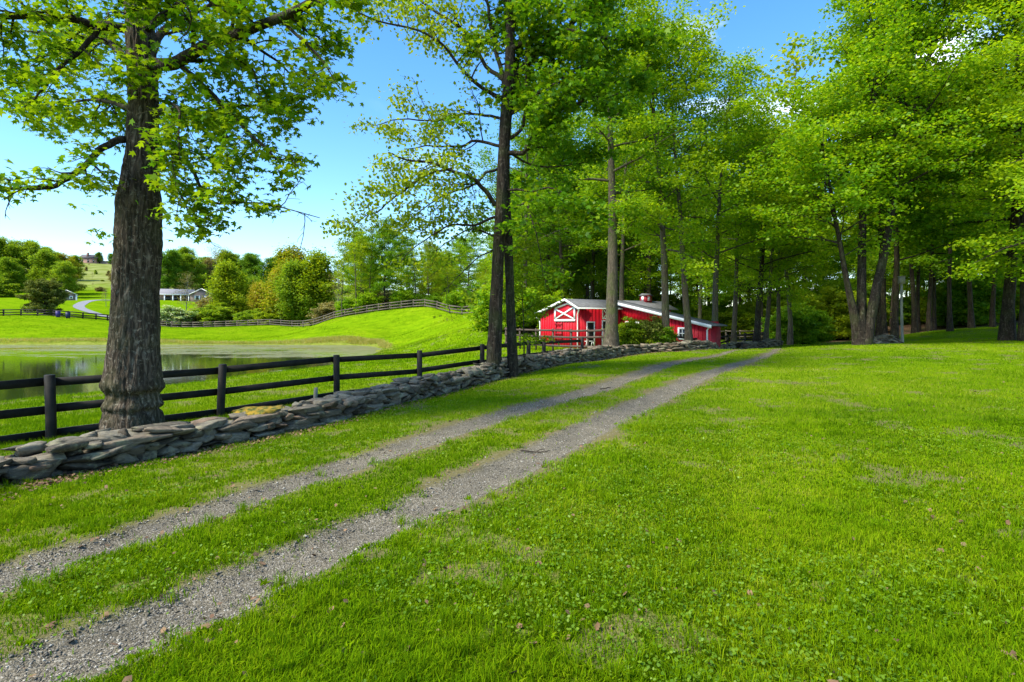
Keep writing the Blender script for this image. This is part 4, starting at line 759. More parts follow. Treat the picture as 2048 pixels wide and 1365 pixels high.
# far trees across the valley: (px, Y, top row, kind, material, label)
def far_tree(px, Y, top, k_, mm_, lb, name='tree', wd=1.0):
    loc = at(px, Y); H = CZ - (top - HOR) / F * Y - loc[2]; base = {'far': 15.8, 'far2': 14.2, 'bush': 3.2, 'yew': 5.3, 'bare': 13, 'airy': 18, 'wood': 20}[k_]; s = max(H / base, .15)
    if Y > 125 and k_ in ('far', 'far2', 'bush'): mm_ = {None: M_LEAF_FAR, M_LEAF_MID: M_LEAF_FAR, M_LEAF_DK: M_LEAF_FARD}.get(mm_, mm_)
    e = plant(name, PR[k_], loc, px * 1.7, s * wd, lb, 'shrub' if k_ == 'bush' else 'tree', None, mm_, s); return e
FT = [(172, 290, 534, 'far2', M_SCRUB, 'brownish tree on the slope under the brick house, leftmost'), (192, 275, 548, 'far2', M_LEAF_MID, 'pale green tree halfway up the meadow slope'), (216, 268, 542, 'far2', M_SCRUB, 'brownish tree on the slope touching the old maple trunk'), (186, 215, 566, 'bare', None, 'thin bare tree at the foot of the meadow slope'), (200, 205, 575, 'bush', M_SCRUB, 'brown scrub at the bend of the far drive'),
      (-60, 240, 476, 'far', None, 'rear tree of the left group at the picture edge'), (28, 238, 490, 'far', M_LEAF_DK, 'darker rear tree showing over the left group'), (85, 236, 496, 'far', None, 'rear tree between the brown topped and the bright left trees'), (150, 238, 514, 'far', M_LEAF_MID, 'lowest rear tree at the right of the left group'), (355, 262, 508, 'far', M_LEAF_DK, 'rear skyline tree beside the old maple trunk'), (402, 262, 516, 'far', None, 'rear skyline tree above the long house'), (495, 262, 510, 'far', M_LEAF_DK, 'rear skyline tree between the yellow and the dark crowns'), (590, 262, 520, 'far', None, 'rear skyline tree over the bronze topped pair'), (640, 200, 540, 'far', None, 'green tree at the right shoulder of the yellow green tree'),
      (-45, 190, 484, 'far', None, 'dense green tree at the far left picture edge, highest of the left group'), (8, 192, 478, 'far', None, 'tall round tree near the left edge behind the dark spreading bush'), (48, 196, 484, 'far', M_LEAF_MID, 'rounded green tree above the dark spreading bush'),
      (72, 200, 498, 'bare', None, 'thin grey tree top poking out above the left group'), (98, 186, 506, 'far', None, 'bright green tree behind the small brown shed, left part'), (130, 190, 510, 'far', M_LEAF_RUST, 'olive tree at the right end of the left group'), (24, 178, 520, 'far', M_LEAF_MID, 'lower bright tree in front of the left group'), (118, 176, 525, 'far', M_LEAF_MID, 'bright green tree directly above the small brown shed'),
      (-10, 172, 560, 'bush', None, 'pale thicket at the left picture edge under the trees'), (335, 210, 505, 'far', M_LEAF_DK, 'dark tree just right of the old maple trunk on the hill'), (368, 222, 500, 'far', None, 'green tree left of the bare crown on the hill'), (385, 215, 512, 'far', M_LEAF_MID, 'bright green tree above the grey roofed house'),
      (428, 235, 490, 'bare', None, 'bare grey crowned tree on the skyline'), (448, 238, 505, 'far2', M_LEAF_Y, 'yellow green skyline tree right of the bare crown'), (415, 228, 520, 'far2', M_SCRUB, 'brownish thinly leaved tree on the hill above the house'), (478, 240, 512, 'far', None, 'round green skyline tree, middle of the hill'),
      (508, 236, 512, 'far', M_LEAF_DK, 'darker green skyline tree behind the pale willow like tree'), (535, 232, 518, 'far', M_LEAF_DK, 'dark green tree left of the bronze topped tree'), (558, 245, 516, 'far', M_LEAF_MID, 'green skyline tree nearly hidden by the bronze topped tree'), (465, 142, 530, 'far2', M_LEAF_Y, 'light yellow green tree behind the far board fence'),
      (575, 133, 500, 'far2', M_LEAF_RUST, 'large bronze topped tree behind the far fence'), (622, 130, 512, 'far2', M_LEAF_Y, 'large yellow green tree at the right end of the far fence'), (598, 128, 530, 'far2', M_LEAF_MID, 'greener tree in the middle of the large bronze and yellow pair'), (528, 140, 570, 'far2', M_LEAF_RUST, 'small orange tinted tree left of the large bronze tree'),
      (500, 150, 560, 'far2', M_LEAF_MID, 'small green tree filling the gap between the yellow trees'), (372, 150, 545, 'bare', None, 'leafless grey tree standing in front of the grey roofed house'), (452, 150, 590, 'bush', M_SCRUB, 'brown scrub at the foot of the light yellow tree'), (398, 140, 620, 'bush', M_SCRUB, 'brownish scrub below the house'), (434, 136, 612, 'bush', M_LEAF_MID, 'round green bush behind the far fence'),
      (340, 130, 616, 'bush', M_BLOSSOM, 'white flowering bush just right of the old maple trunk'), (362, 133, 625, 'bush', M_SCRUB, 'low scrub beside the flowering bush'), (508, 132, 622, 'bush', M_LEAF_MID, 'low green bush below the small orange tree'), (545, 128, 622, 'bush', M_LEAF_Y, 'yellowish bush at the far fence'), (664, 112, 610, 'bush', M_SCRUB, 'pale scrub at the foot of the mound fence'), (676, 125, 545, 'bare', None, 'thin bare tree in the gap left of the mound trees'),
      (185, 250, 545, 'bare', None, 'bare tree on the meadow slope left of the old maple'), (205, 240, 560, 'bush', M_LEAF_Y, 'yellow bush on the meadow slope'), (228, 235, 540, 'far2', M_SCRUB, 'brown leaved tree half behind the old maple trunk'), (212, 150, 575, 'bare', None, 'thin bare sapling by the grey drive'), (198, 345, 506, 'far', M_LEAF_DK, 'small dark tree on the hilltop beside the brick house'),
      (222, 345, 508, 'far', M_LEAF_DK, 'hilltop tree seen just left of the old maple'), (178, 330, 560, 'bush', M_SCRUB, 'scrub on the hillside below the brick house'), (345, 320, 520, 'far', M_LEAF_MID, 'far hilltop tree right of the old maple'), (650, 240, 545, 'far', M_LEAF_DK, 'far green tree behind the gap left of the mound')]
for a in FT: far_tree(*a[:5], a[5], 'bare_tree' if a[3] == 'bare' else ('shrub' if a[3] == 'bush' else 'tree'), 1.6 if a[3] == 'bush' else (1.15 if a[3] == 'far2' else 1.25 if a[3] == 'far' else 1.0))
far_tree(90, 119, 570, 'yew', None, 'dark spreading evergreen bush beside the blue bins', 'evergreen_bush', .82)

# ------------------------------------------------------------------ dry stone wall
def cube_grid(n=5):
    V = {}; F_ = []
    def vid(p): return V.setdefault(tuple(np.round(p, 5)), len(V))
    lin = np.linspace(-1, 1, n)
    for ax in range(3):
        for sg in (-1, 1):
            for i in range(n - 1):
                for j in range(n - 1):
                    c = []
                    for a, b in ((i, j), (i + 1, j), (i + 1, j + 1), (i, j + 1)):
                        p = [0, 0, 0]; p[ax] = sg; p[(ax + 1) % 3] = lin[a]; p[(ax + 2) % 3] = lin[b]; c.append(vid(p))
                    F_.append(c if sg > 0 else c[::-1])
    return np.array(list(V.keys())), np.array(F_)
CGV, CGF = cube_grid(6)
def stone(rng, L_, D_, H_, rough=.16):
    V = CGV.copy(); r = np.linalg.norm(V, axis=1, keepdims=True); V = V * (.80 + .25 / r)
    # random planes chop the block so that it has broken flat faces and ragged ends
    for q_ in range(9):
        nn = rng.normal(0, 1, 3) * np.array([1, .9, .35 if q_ < 6 else 1.2]); nn /= np.linalg.norm(nn); dd = rng.uniform(.60, .98); s = V @ nn - dd; V = V - np.where(s > 0, s, 0)[:, None] * nn
    V += rng.normal(0, .03, V.shape) * np.array([1, 1, 1.6]); V[:, 2] *= 1 - .35 * rng.random() * np.abs(V[:, 0]); V[:, 2] += V[:, 0] * rng.normal(0, .12)
    return V * np.array([L_ / 2, D_ / 2, H_ / 2])
def wall_mesh(name, path, heights, nrm, rng, mat_, parent=None, courses_h=.085, skip=None):
    seg = np.linalg.norm(np.diff(path, axis=0), axis=1); cum = np.concatenate([[0], np.cumsum(seg)]); VV = []; FF = []; b = 0; Ln = cum[-1]
    for layer, off in ((0, .0), (1, .25), (2, .48)):
        s = 0.0; z0 = 0
        lev = -.06
        while lev < .85:
            ch = courses_h * rng.uniform(.8, 1.35); s = rng.random() * -.3
            while s < Ln:
                L_ = rng.gamma(3.2, .11) + .08; L_ = min(L_, .85); c = s + L_ / 2
                if 0 < c < Ln:
                    x = np.interp(c, cum, path[:, 0]); y = np.interp(c, cum, path[:, 1]); n0 = np.interp(c, cum, nrm[:, 0]); n1 = np.interp(c, cum, nrm[:, 1]); hh = np.interp(c, cum, heights) * (.86 + .34 * vnoise(c * 1.1, 3.3, 3)); H_ = ch * rng.uniform(.8, 2.0)
                    if lev + H_ * .4 < hh and not (skip and skip(c, lev, layer)):
                        a = math.atan2(-n0, n1) + rng.normal(0, .16); o_ = off + rng.normal(0, .035) + .10 * lev * (1 if layer == 0 else -1); D_ = rng.uniform(.26, .40); V = stone(rng, L_ * 1.12, D_, H_)
                        t1, t2 = rng.normal(0, .05), rng.normal(0, .10); V[:, 2] += V[:, 0] * t1 + V[:, 1] * t2
                        ca, sa = math.cos(a), math.sin(a); X = V[:, 0] * ca - V[:, 1] * sa + x + n0 * o_; Y = V[:, 0] * sa + V[:, 1] * ca + y + n1 * o_
                        zg = np.interp(c, WCUM, WZ); VV.append(np.stack([X, Y, V[:, 2] + zg + lev + H_ / 2], 1)); FF.append(CGF + b); b += len(V)
                s += L_ * rng.uniform(.92, 1.08)
            lev += ch
    return mesh_np(name, np.concatenate(VV), [np.concatenate(FF)], mat_, parent)
sw_ = np.linalg.norm(np.diff(WALLs, axis=0), axis=1); WCUM = np.concatenate([[0], np.cumsum(sw_)]); WZ = ground(WALLs[:, 0], WALLs[:, 1])
rw = np.random.default_rng(12)
wroot = empty('stone_wall', (*WALLs[20], WZ[20]), 0, 'long low dry stone wall of flat grey fieldstones beside the lane', 'wall')
o = wall_mesh('stones', WALLs, WHs, WN, rw, M_STONE); o.parent = wroot; o.location = [-v for v in wroot.location]
ms_ = pix_ground(530, 872); i = int(np.argmin(((WALLs - ms_) ** 2).sum(1))); V = stone(rw, .95, .55, .30); a = math.atan2(-WN[i, 0], WN[i, 1]); ca, sa = math.cos(a), math.sin(a); q = WALLs[i] + WN[i] * .25
V = np.stack([V[:, 0] * ca - V[:, 1] * sa + q[0], V[:, 0] * sa + V[:, 1] * ca + q[1], V[:, 2] + WZ[i] + .36], 1)
o = mesh_np('mossy_stone', V, [CGF], M_MOSS, wroot, True); o.location = [-v for v in wroot.location]; o['label'] = 'rounded boulder with yellow and green moss on top'

# stone heap by the forked maple
hp = at(1768, 33.0, 0); V_ = []; F_ = []; b = 0
for i in range(120):
    u = rw.uniform(-1, 1); hmax = .55 * (1 - abs(u) ** 1.6) * (.7 + .5 * vnoise(u * 3, 1, 4)); V = stone(rw, rw.uniform(.2, .5), rw.uniform(.2, .4), rw.uniform(.06, .16)); V[:, 2] += V[:, 0] * rw.normal(0, .25)
    V_.append(V + np.array([u * .95, rw.normal(0, .22), rw.random() * hmax])); F_.append(CGF + b); b += len(V)
hr = mesh_np('stone_heap', np.concatenate(V_), [np.concatenate(F_)], M_STONE); hr.location = hp; tag(hr, 'low heap of loose grey stones between forked maple and nest box pole', 'stone heap')

# ------------------------------------------------------------------ fences
def board_fence(name, label, pts, h, rails, mat_, pw=.12, rh=.14, rt_=.035, rnd=True, group=None, side=1, seed=0, drop=None):
    r = np.random.default_rng(seed); base = [np.array([x, y, gz(x, y)]) for x, y in pts]; root = empty(name, base[0], 0, label, 'fence', group); off = base[0]
    for i, p in enumerate(base):
        m = MB(); lean = r.normal(0, .012, 2); z1 = h + .05 + r.normal(0, .015)
        if rnd: m.tube([p - off + [0, 0, -.3], p - off + [0, 0, .3], p - off + [lean[0], lean[1], z1 - .012], p - off + [lean[0], lean[1], z1]], [pw / 2 * 1.05, pw / 2, pw / 2, pw / 2 * .85], 14)
        else: m.beam(p - off + [0, 0, -.3], p - off + [lean[0], lean[1], z1], pw, pw, up=(0, 1, 0))
        m.build('post', mat_, root)
    for i in range(len(base) - 1):
        a, b_ = base[i] - off, base[i + 1] - off; d = b_ - a; n = np.array([-d[1], d[0], 0]); n /= np.linalg.norm(n)
        for k, z in enumerate(rails):
            if drop and (i, k) in drop: continue
            e = n * (side * (pw / 2 + rt_ / 2 - .003) + .006 * (i % 2)); u = d / np.linalg.norm(d)
            m = MB(); m.beam(a + e + [0, 0, z + r.normal(0, .012)] - u * .05, b_ + e + [0, 0, z + r.normal(0, .012)] + u * .05, rt_, rh); m.build('rail', mat_, root)
    return root
s0 = 4.06; fp = []
for k in range(-2, 8):
    Y = 2.55 * (k + s0); px = 1845 - 7100 / (k + s0) - (0 if k != 0 else -6); fp.append(((px - 1024) / F * Y, Y))
def clear_wall(x, y, gap=1.0):
    i = int(np.argmin(((WALLs - np.array([x, y])) ** 2).sum(1))); sd_ = float((np.array([x, y]) - WALLs[i]) @ WN[i]); q = WALLs[i] + WN[i] * gap; return (x, y) if sd_ > gap else (float(q[0]), float(q[1]))
fp = [clear_wall(*q) for q in fp]; FZ = np.array([gz(x, y) for x, y in fp]); print('fence', [(round(1024 + F * x / y), round(HOR - F * (z + 1.2 - CZ) / y)) for (x, y), z in zip(fp, FZ)])
board_fence('board_fence', 'black two and three board fence behind the stone wall, nearest the lane', fp, 1.16, (1.06, .57, .10), M_FENCE, .17, .15, .04, True, None, 1, 3)
# left field fence across the pond
def pts_px(l): return [((px - 1024) / F * Y, Y) for px, Y in l]
board_fence('board_fence', 'dark three board fence in front of the spreading bush and blue bins, far left', pts_px([(-100, 108), (-62, 109), (-28, 110), (7, 111), (42, 112), (75, 112), (107, 112.5), (137, 113), (166, 114), (192, 116), (215, 118), (236, 121), (256, 123)]), 1.25, (1.15, .68, .2), M_FENCE, .2, .2, .05, False, None, -1, 4)
board_fence('board_fence', 'brown board fence below the white flowering bush on the far side of the field', pts_px([(298, 125), (320, 125), (343, 125.5), (364, 126), (386, 126), (408, 126), (430, 126), (452, 126), (474, 125.5), (496, 125), (516, 124), (540, 122)]), 1.3, (1.2, .72, .25), M_FENCEG, .2, .2, .05, False, None, -1, 5)
mf = pts_px([(540, 122), (562, 118.5), (584, 115), (606, 111.5), (628, 108.5), (648, 106), (668, 104), (690, 102), (712, 100.5), (734, 99), (757, 98), (780, 97), (803, 96), (827, 95), (850, 93.5), (874, 91.5), (899, 89), (924, 86.5), (950, 84), (976, 81), (1003, 78), (1030, 75)])
board_fence('board_fence', 'grey weathered three rail fence running over the crest of the green mound', mf, 1.3, (1.2, .74, .28), M_FENCEG, .17, .17, .05, False, None, -1, 6)
board_fence('paddock_fence', 'brown rail fence standing just in front of the red barn gable', pts_px([(1012, 43), (1040, 41.5), (1072, 40), (1106, 38.5), (1142, 37), (1176, 36), (1208, 35.2)]), 1.5, (1.42, 1.0, .4), plain('brown_rails', (.075, .05, .04), .8, .3), .12, .13, .04, False, None, -1, 7)
board_fence('low_fence', 'low black fence seen between the roadside trunks right of the barn', pts_px([(1350, 34.2), (1392, 35.8), (1436, 40), (1455, 42), (1490, 43.5), (1528, 45)]), .95, (.88, .5), M_FENCE, .14, .13, .04, False, None, -1, 8)
board_fence('rail_fence', 'thin dark rail fence at the wood edge behind the low black fence', pts_px([(1425, 50), (1452, 50.5), (1480, 51), (1508, 52), (1536, 53)]), 1.15, (1.08, .6), M_FENCEG, .1, .1, .03, False, None, -1, 9)

# old stake behind the wall
sp_ = at(630, 13.6, -.1); m = MB(); m.tube([(0, 0, 0), (.01, 0, .3), (.02, 0, .56), (.02, 0, .585)], [.055, .05, .048, .035], 10); o = m.build('wooden_stake', M_POLE); o.location = sp_; tag(o, 'short sawn off wooden stake in the grass between fence and stone wall', 'stake')
# sticks on the lane
def stick(px, py, px2, py2, r_, lb):
    a = pix_ground(px, py); b_ = pix_ground(px2, py2); r = np.random.default_rng(int(px)); n = 7; P_ = []
    for i in range(n):
        q = a + (b_ - a) * i / (n - 1) + r.normal(0, .012, 2); P_.append((q[0] - a[0], q[1] - a[1], gz(q[0], q[1]) - gz(*a) + r_ + .012))
    m = MB(); m.tube(P_, np.linspace(r_, r_ * .5, n), 6); k = np.array(P_[3]); m.tube([k, k + [.05, .06, .02], k + [.13, .10, .015]], [r_ * .6, r_ * .5, r_ * .3], 5)
    o = m.build('stick', M_TWIG); o.location = (a[0], a[1], gz(*a)); tag(o, lb, 'stick')
stick(1040, 902, 1100, 897, .011, 'thin fallen stick lying across the right wheel track')
stick(1200, 776, 1222, 774, .016, 'small dark stick in the farther left wheel track')

# nest box on its pole
pr_ = empty('nest_box_pole', at(1803, 33, 0), 0, 'pale weathered pole carrying a small wooden nest box, right of the stone heap', 'nest box')
m = MB(); m.tube([(.06, 0, -.2), (.03, 0, .8), (0, 0, 2.2), (0, 0, 3.55)], [.085, .075, .07, .065], 12); m.build('pole', M_POLE, pr_)
m = MB(); m.box(-.13, .13, -.13, .13, 3.47, 3.88); m.box(-.155, .155, -.17, .155, 3.883, 3.92); bx_ = m.build('box', M_POLE, pr_)
m = MB(); m.tube([(0, -.136, 3.74), (0, -.128, 3.74)], [.03, .03], 12); m.build('entrance_hole', M_DARK, bx_)

# ------------------------------------------------------------------ red barn
BO = (4.7, 40.0, 0.0)
barn = empty('barn', BO, math.radians(30), 'bright red board and batten barn with white trim and grey roof', 'barn')
def batten_wall(m, p0, p1, topf, z0, n, w_=.05):
    """battens along the segment p0-p1 (x,y), proud on the side of normal n"""
    p0 = np.array(p0, float); p1 = np.array(p1, float); L_ = np.linalg.norm(p1 - p0); d = (p1 - p0) / L_; k = int(L_ / .34); n = np.array(n, float)
    for i in range(k + 1):
        s = (i + .3) * L_ / (k + 1); c = p0 + d * s + n * .024; m.beam((c[0], c[1], z0), (c[0], c[1], topf(s) - .02), .05 if abs(n[0]) > .5 else w_, w_ if abs(n[0]) > .5 else .05, up=(0, 1, 0))
RIDGE = 3.5
def zmain(y): return RIDGE - (y - 1.2) * .24 if y > 1.2 else RIDGE - (1.2 - y) * .42
def zwing(y): return 3.24 + y * .192
m = MB()
m.poly([(0, 0, -.5), (0, 0, zmain(0) - .05), (0, 1.2, RIDGE - .05), (0, 5, zmain(5) - .05), (0, 5, -.5)], (.12, 0, 0)); batten_wall(m, (0, 0), (0, 5), lambda s: zmain(s) - .05, -.4, (-1, 0))
m.build('front_wall', M_RED, barn)
m = MB(); m.box(.122, 3.898, 0, .12, -.5, zmain(0) - .05); batten_wall(m, (.12, 0), (3.9, 0), lambda s: zmain(0) - .05, -.4, (0, -1)); m.build('side_wall', M_RED, barn)
m = MB(); m.box(.12, 9, 4.88, 5, -.5, zmain(5) - .05); m.poly([(9, .12, -.5), (9, .12, zmain(0) - .05), (9, 1.2, RIDGE - .05), (9, 4.88, zmain(5) - .05), (9, 4.88, -.5)], (-.12, 0, 0)); m.box(4.02, 8.88, 0, .12, 1.9, zmain(0) - .05); m.build('rear_wall', M_RED, barn)
WX = 3.9; m = MB()
m.poly([(WX, .0, 2.0), (WX, -8.1, 1.6), (WX, -8.1, zwing(-8.1) - .06), (WX, .0, zwing(0) - .06)][::-1] if False else [(WX, 0, 2.02), (WX, 0, zwing(0) - .06), (WX, -4.5, zwing(-4.5) - .06), (WX, -4.5, 2.02)], (.12, 0, 0))
m.box(WX, WX + .12, -.66, 0, -.7, 2.02); m.poly([(WX, -4.502, -.8), (WX, -4.502, zwing(-4.5) - .06), (WX, -8.1, zwing(-8.1) - .06), (WX, -8.1, -.8)], (.12, 0, 0))
batten_wall(m, (WX, -4.52), (WX, -8.1), lambda s: zwing(-4.5 - s) - .06, -.7, (-1, 0)); batten_wall(m, (WX, 0), (WX, -4.5), lambda s: zwing(-s) - .06, 2.04, (-1, 0)); m.build('wing_wall', M_RED, barn)
m = MB(); m.box(WX + .122, WX + 1.0, -8.1, -7.98, -.8, zwing(-8.1) - .05); m.box(WX + .88, WX + 1.0, -7.978, 0, -.8, 1.9); m.build('wing_end_wall', M_REDD, barn)
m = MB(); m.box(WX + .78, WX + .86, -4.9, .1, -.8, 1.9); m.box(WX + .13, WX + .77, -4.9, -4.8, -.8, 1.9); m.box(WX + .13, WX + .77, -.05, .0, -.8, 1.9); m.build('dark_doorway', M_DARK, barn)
# roofs
def roof_slab(m, x0, x1, pts, th=.07):
    for (ya, za), (yb, zb) in zip(pts[:-1], pts[1:]): m.poly([(x0, ya, za), (x0, yb, zb), (x0, yb, zb + th), (x0, ya, za + th)], (x1 - x0, 0, 0))
m = MB(); roof_slab(m, -.35, 9.3, [(5.4, zmain(5.4)), (1.2, RIDGE)]); roof_slab(m, -.35, WX - .36, [(1.2, RIDGE), (-.42, zmain(-.42))]); roof_slab(m, WX + 1.16, 9.3, [(1.2, RIDGE), (-.42, zmain(-.42))]); m.build('roof', M_ROOF, barn)
m = MB(); roof_slab(m, WX - .35, WX + 1.15, [(1.19, zwing(1.19) + .0), (-8.5, zwing(-8.5))]); m.build('wing_roof', M_ROOF, barn)
def fascia(m, x, pts, w_=.17, d_=.04):
    for (ya, za), (yb, zb) in zip(pts[:-1], pts[1:]): m.poly([(x, ya, za + .085), (x, yb, zb + .085), (x, yb, zb + .085 - w_), (x, ya, za + .085 - w_)], (-d_, 0, 0))
m = MB(); fascia(m, -.352, [(5.45, zmain(5.45)), (1.2, RIDGE), (-.47, zmain(-.47))]); fascia(m, WX - .352, [(.25, zwing(.25)), (-8.55, zwing(-8.55))], .2); m.build('white_rake_trim', M_WHITE, barn)
def downspout(y, ey, ez, x, zb=-.15):
    m = MB(); m.tube([(x - .3, ey, ez), (x - .28, ey + (y - ey) * .1, ez - .1), (x - .12, y - (y - ey) * .15, ez - .42), (x - .07, y, ez - .62), (x - .07, y, 1.0), (x - .07, y, zb)], .045, 8); m.build('downspout', M_WHITE, barn)
downspout(.06, -.42, zmain(-.42) + .02, 0); downspout(4.93, 5.42, zmain(5.42) + .02, 0); 
m = MB(); m.tube([(WX - .3, -8.42, zwing(-8.4)), (WX - .12, -8.1, zwing(-8.4) - .16), (WX - .07, -7.98, zwing(-8.4) - .26), (WX - .07, -7.98, .5), (WX - .07, -7.98, -.7)], .05, 8); m.build('downspout', M_WHITE, barn)
m = MB(); m.box(-.38, WX - .36, -.52, -.425, zmain(-.42) - .02, zmain(-.42) + .07); m.box(-.38, 9.3, 5.405, 5.5, zmain(5.42) - .02, zmain(5.42) + .07); m.build('gutter', M_WHITE, barn)
# loft door in the gable
ld = MB(); y0, y1, z0, z1 = .42, 2.85, 2.02, 3.0
ld.poly([(-.052, y0, z0), (-.052, y0, 3.0), (-.052, 1.2, 3.26), (-.052, y1, 2.92), (-.052, y1, z0)], (.045, 0, 0)); ldo = ld.build('loft_door', M_RED, barn)
m = MB(); X0_ = -.075
def fr(a, b_, w_=.16): m.beam((X0_, a[0], a[1]), (X0_, b_[0], b_[1]), .04, w_, up=(1, 0, 0)) if False else m.beam((X0_, a[0], a[1]), (X0_, b_[0], b_[1]), w_, .04, up=(1, 0, 0))
fr((y0 - .08, z0), (y1 + .08, z0)); fr((y0, z0 + .081), (y0, 3.0), .17); fr((y1, z0 + .081), (y1, 2.9), .17); fr((y0, 3.02), (1.2, 3.24), .13); fr((1.2, 3.24), (y1, 2.92), .13)
X0_ = -.082; fr((y0 + .09, z0 + .1), (y1 - .1, 2.84), .11); X0_ = -.090; fr((y1 - .09, z0 + .1), (y0 + .1, 2.94), .11); m.build('white_frame', M_WHITE, ldo)
m = MB()
for y in (1.95, 2.75): m.beam((-.08, y, .55), (-.08, y, 1.92), .07, .05, up=(0, 1, 0))
for z in (.7, 1.05, 1.4, 1.75): m.beam((-.12, 1.9, z), (-.12, 2.8, z), .04, .09)
m.build('ladder', M_REDD, barn)
# side doorways, painted dark on the uncut wall, and loft hatch
def framed_panel(name, xa, xb, za, zb, fill, frame_w=.09, cross=False):
    m = MB(); m.box(xa, xb, -.05, -.032, za, zb); d = m.build(name, fill, barn); m = MB()
    for a, b_ in (((xa - .045, za), (xa - .045, zb + .09)), ((xb + .045, za), (xb + .045, zb + .09)), ((xa, zb + .045), (xb, zb + .045))): m.beam((a[0], -.06, a[1]), (b_[0], -.06, b_[1]), frame_w, .04, up=(0, 1, 0))
    if cross:
        m.beam((xa, -.062, za), (xb, -.062, zb), .07, .03, up=(0, 1, 0)); m.beam((xb, -.068, za), (xa, -.068, zb), .07, .03, up=(0, 1, 0)); m.beam((xa, -.06, za + .04), (xb, -.06, za + .04), .08, .04, up=(0, 1, 0))
    m.build('white_frame', M_WHITE, d)
framed_panel('door', .72, 1.28, .1, 1.85, M_DARK); framed_panel('door', 2.1, 2.75, -.1, 1.95, M_DARK); framed_panel('loft_hatch', 2.12, 2.72, 2.12, 2.86, M_REDD, .07, True)  # both doors are near-black panels, the doorway's shade put into their colour
# sliding door with white brace
m = MB(); m.box(WX - .09, WX - .05, -1.9, -.6, -.6, 1.92); sdn = m.build('sliding_door', M_REDD, barn)
m = MB()
for a, b_ in (((-.6, -.55), (-.6, 1.93)), ((-1.9, -.55), (-1.9, 1.93)), ((-.65, 1.9), (-1.95, 1.9)), ((-.65, .65), (-1.85, .65)), ((-.65, .7), (-1.85, 1.85))): m.beam((WX - .115 - .004 * len(m.v), a[0], a[1]), (WX - .115 - .004 * len(m.v), b_[0], b_[1]), .13, .04, up=(1, 0, 0))
m.build('white_brace', M_WHITE, sdn)
# small window
m = MB(); m.box(WX - .05, WX - .032, -6.42, -5.72, .82, 1.46); wdw = m.build('window', M_GLASS, barn); m = MB()
for a, b_ in (((-6.49, .75), (-6.49, 1.53)), ((-5.65, .75), (-5.65, 1.53)), ((-6.43, 1.47), (-5.71, 1.47)), ((-6.43, .8), (-5.71, .8))): m.beam((WX - .07, a[0], a[1]), (WX - .07, b_[0], b_[1]), .13, .05, up=(1, 0, 0))
for y in (-6.19, -5.95): m.beam((WX - .062, y, .86), (WX - .062, y, 1.42), .03, .02, up=(1, 0, 0))
m.beam((WX - .066, -6.43, 1.14), (WX - .066, -5.71, 1.14), .03, .02, up=(1, 0, 0)); m.build('frame', M_WHITE, wdw)
# cupola
m = MB(); m.box(7.1, 7.75, .88, 1.52, RIDGE - .15, RIDGE + .48); cu_ = m.build('cupola', M_REDD, barn)
m = MB(); m.poly([(7.0, .78, RIDGE + .483), (7.0, 1.62, RIDGE + .483), (7.0, 1.2, RIDGE + .66)], (.85, 0, 0)); m.build('cupola_roof', M_ROOF, cu_); m = MB(); m.box(7.3, 7.52, .84, .878, RIDGE + .08, RIDGE + .40); m.box(7.062, 7.098, 1.08, 1.32, RIDGE + .1, RIDGE + .42); m.build('cupola_window', M_WHITE, cu_)
# lettered ornament on the lower gate beside the door
m = MB()
for x, s in ((.55, 1), (.80, -1), (1.02, 1), (1.28, -1)): m.beam((x, -.09, .18), (x + .08 * s, -.09, .48), .05, .03, up=(0, 1, 0))
m.box(.45, 1.4, -.088, -.066, .5, .56); m.build('half_gate', M_WHITE, barn)

# ------------------------------------------------------------------ buildings across the valley
hx, hy, hz = at(404, 185, 0); house = empty('house', (hx, hy, hz), .42, 'long low brownish house with grey roof and white porch posts, right of the old maple', 'house')
m = MB(); m.poly([(-3.2, -1.5, -1), (3.2, -1.5, -1), (3.2, -1.5, 2.2), (0, -1.5, 4.0), (-3.2, -1.5, 2.2)][::-1], (0, 8, 0)); m.build('gable_wing', M_SIDING, house)
m = MB(); m.box(-17, -3.25, .6, 6, -1, 2.2); m.build('main_wall', M_SIDING, house)
m = MB(); m.poly([(-3.5, -1.9, 2.1), (0, -1.9, 4.05), (0, -1.9, 4.2), (-3.6, -1.9, 2.2)], (0, 8.6, 0)); m.poly([(3.5, -1.9, 2.1), (0, -1.9, 4.05), (0, -1.9, 4.2), (3.6, -1.9, 2.2)][::-1], (0, 8.6, 0))
m.poly([(-17.3, -.9, 2.1), (-17.3, 2.9, 3.9), (-17.3, 6.4, 2.1), (-17.3, 6.4, 2.2), (-17.3, 2.9, 4.02), (-17.3, -.9, 2.2)], (15, 0, 0)); m.build('roof', M_SHINGLE, house)
m = MB(); m.beam((-3.55, -1.95, 2.12), (0, -1.95, 4.1), .06, .2); m.beam((3.55, -1.96, 2.12), (0, -1.96, 4.1), .06, .2); m.box(-17.3, -3.5, -.98, -.91, 1.95, 2.2); m.build('white_trim', M_WHITE, house)
for x in (-3.7, -5.9, -8.1, -10.4): m = MB(); m.box(x - .14, x + .14, -.85, -.6, -1, 1.95); m.build('porch_post', M_WHITE, house)
for x in (-5, -7.2, -9.6, -13): m = MB(); m.box(x - .7, x + .7, .54, .59, .1, 1.7); m.build('window', M_GLASS, house)
for x in (-1.2, 1.6):
    m = MB(); m.box(x - .45, x + .45, -1.56, -1.51, .6, 1.7); wv = m.build('window', M_GLASS, house); m = MB(); m.box(x - .75, x - .452, -1.6, -1.512, .5, 1.8); m.box(x + .452, x + .75, -1.6, -1.512, .5, 1.8); m.box(x - .45, x + .45, -1.6, -1.512, 1.702, 1.8); m.build('shutter_trim', M_WHITE, wv)
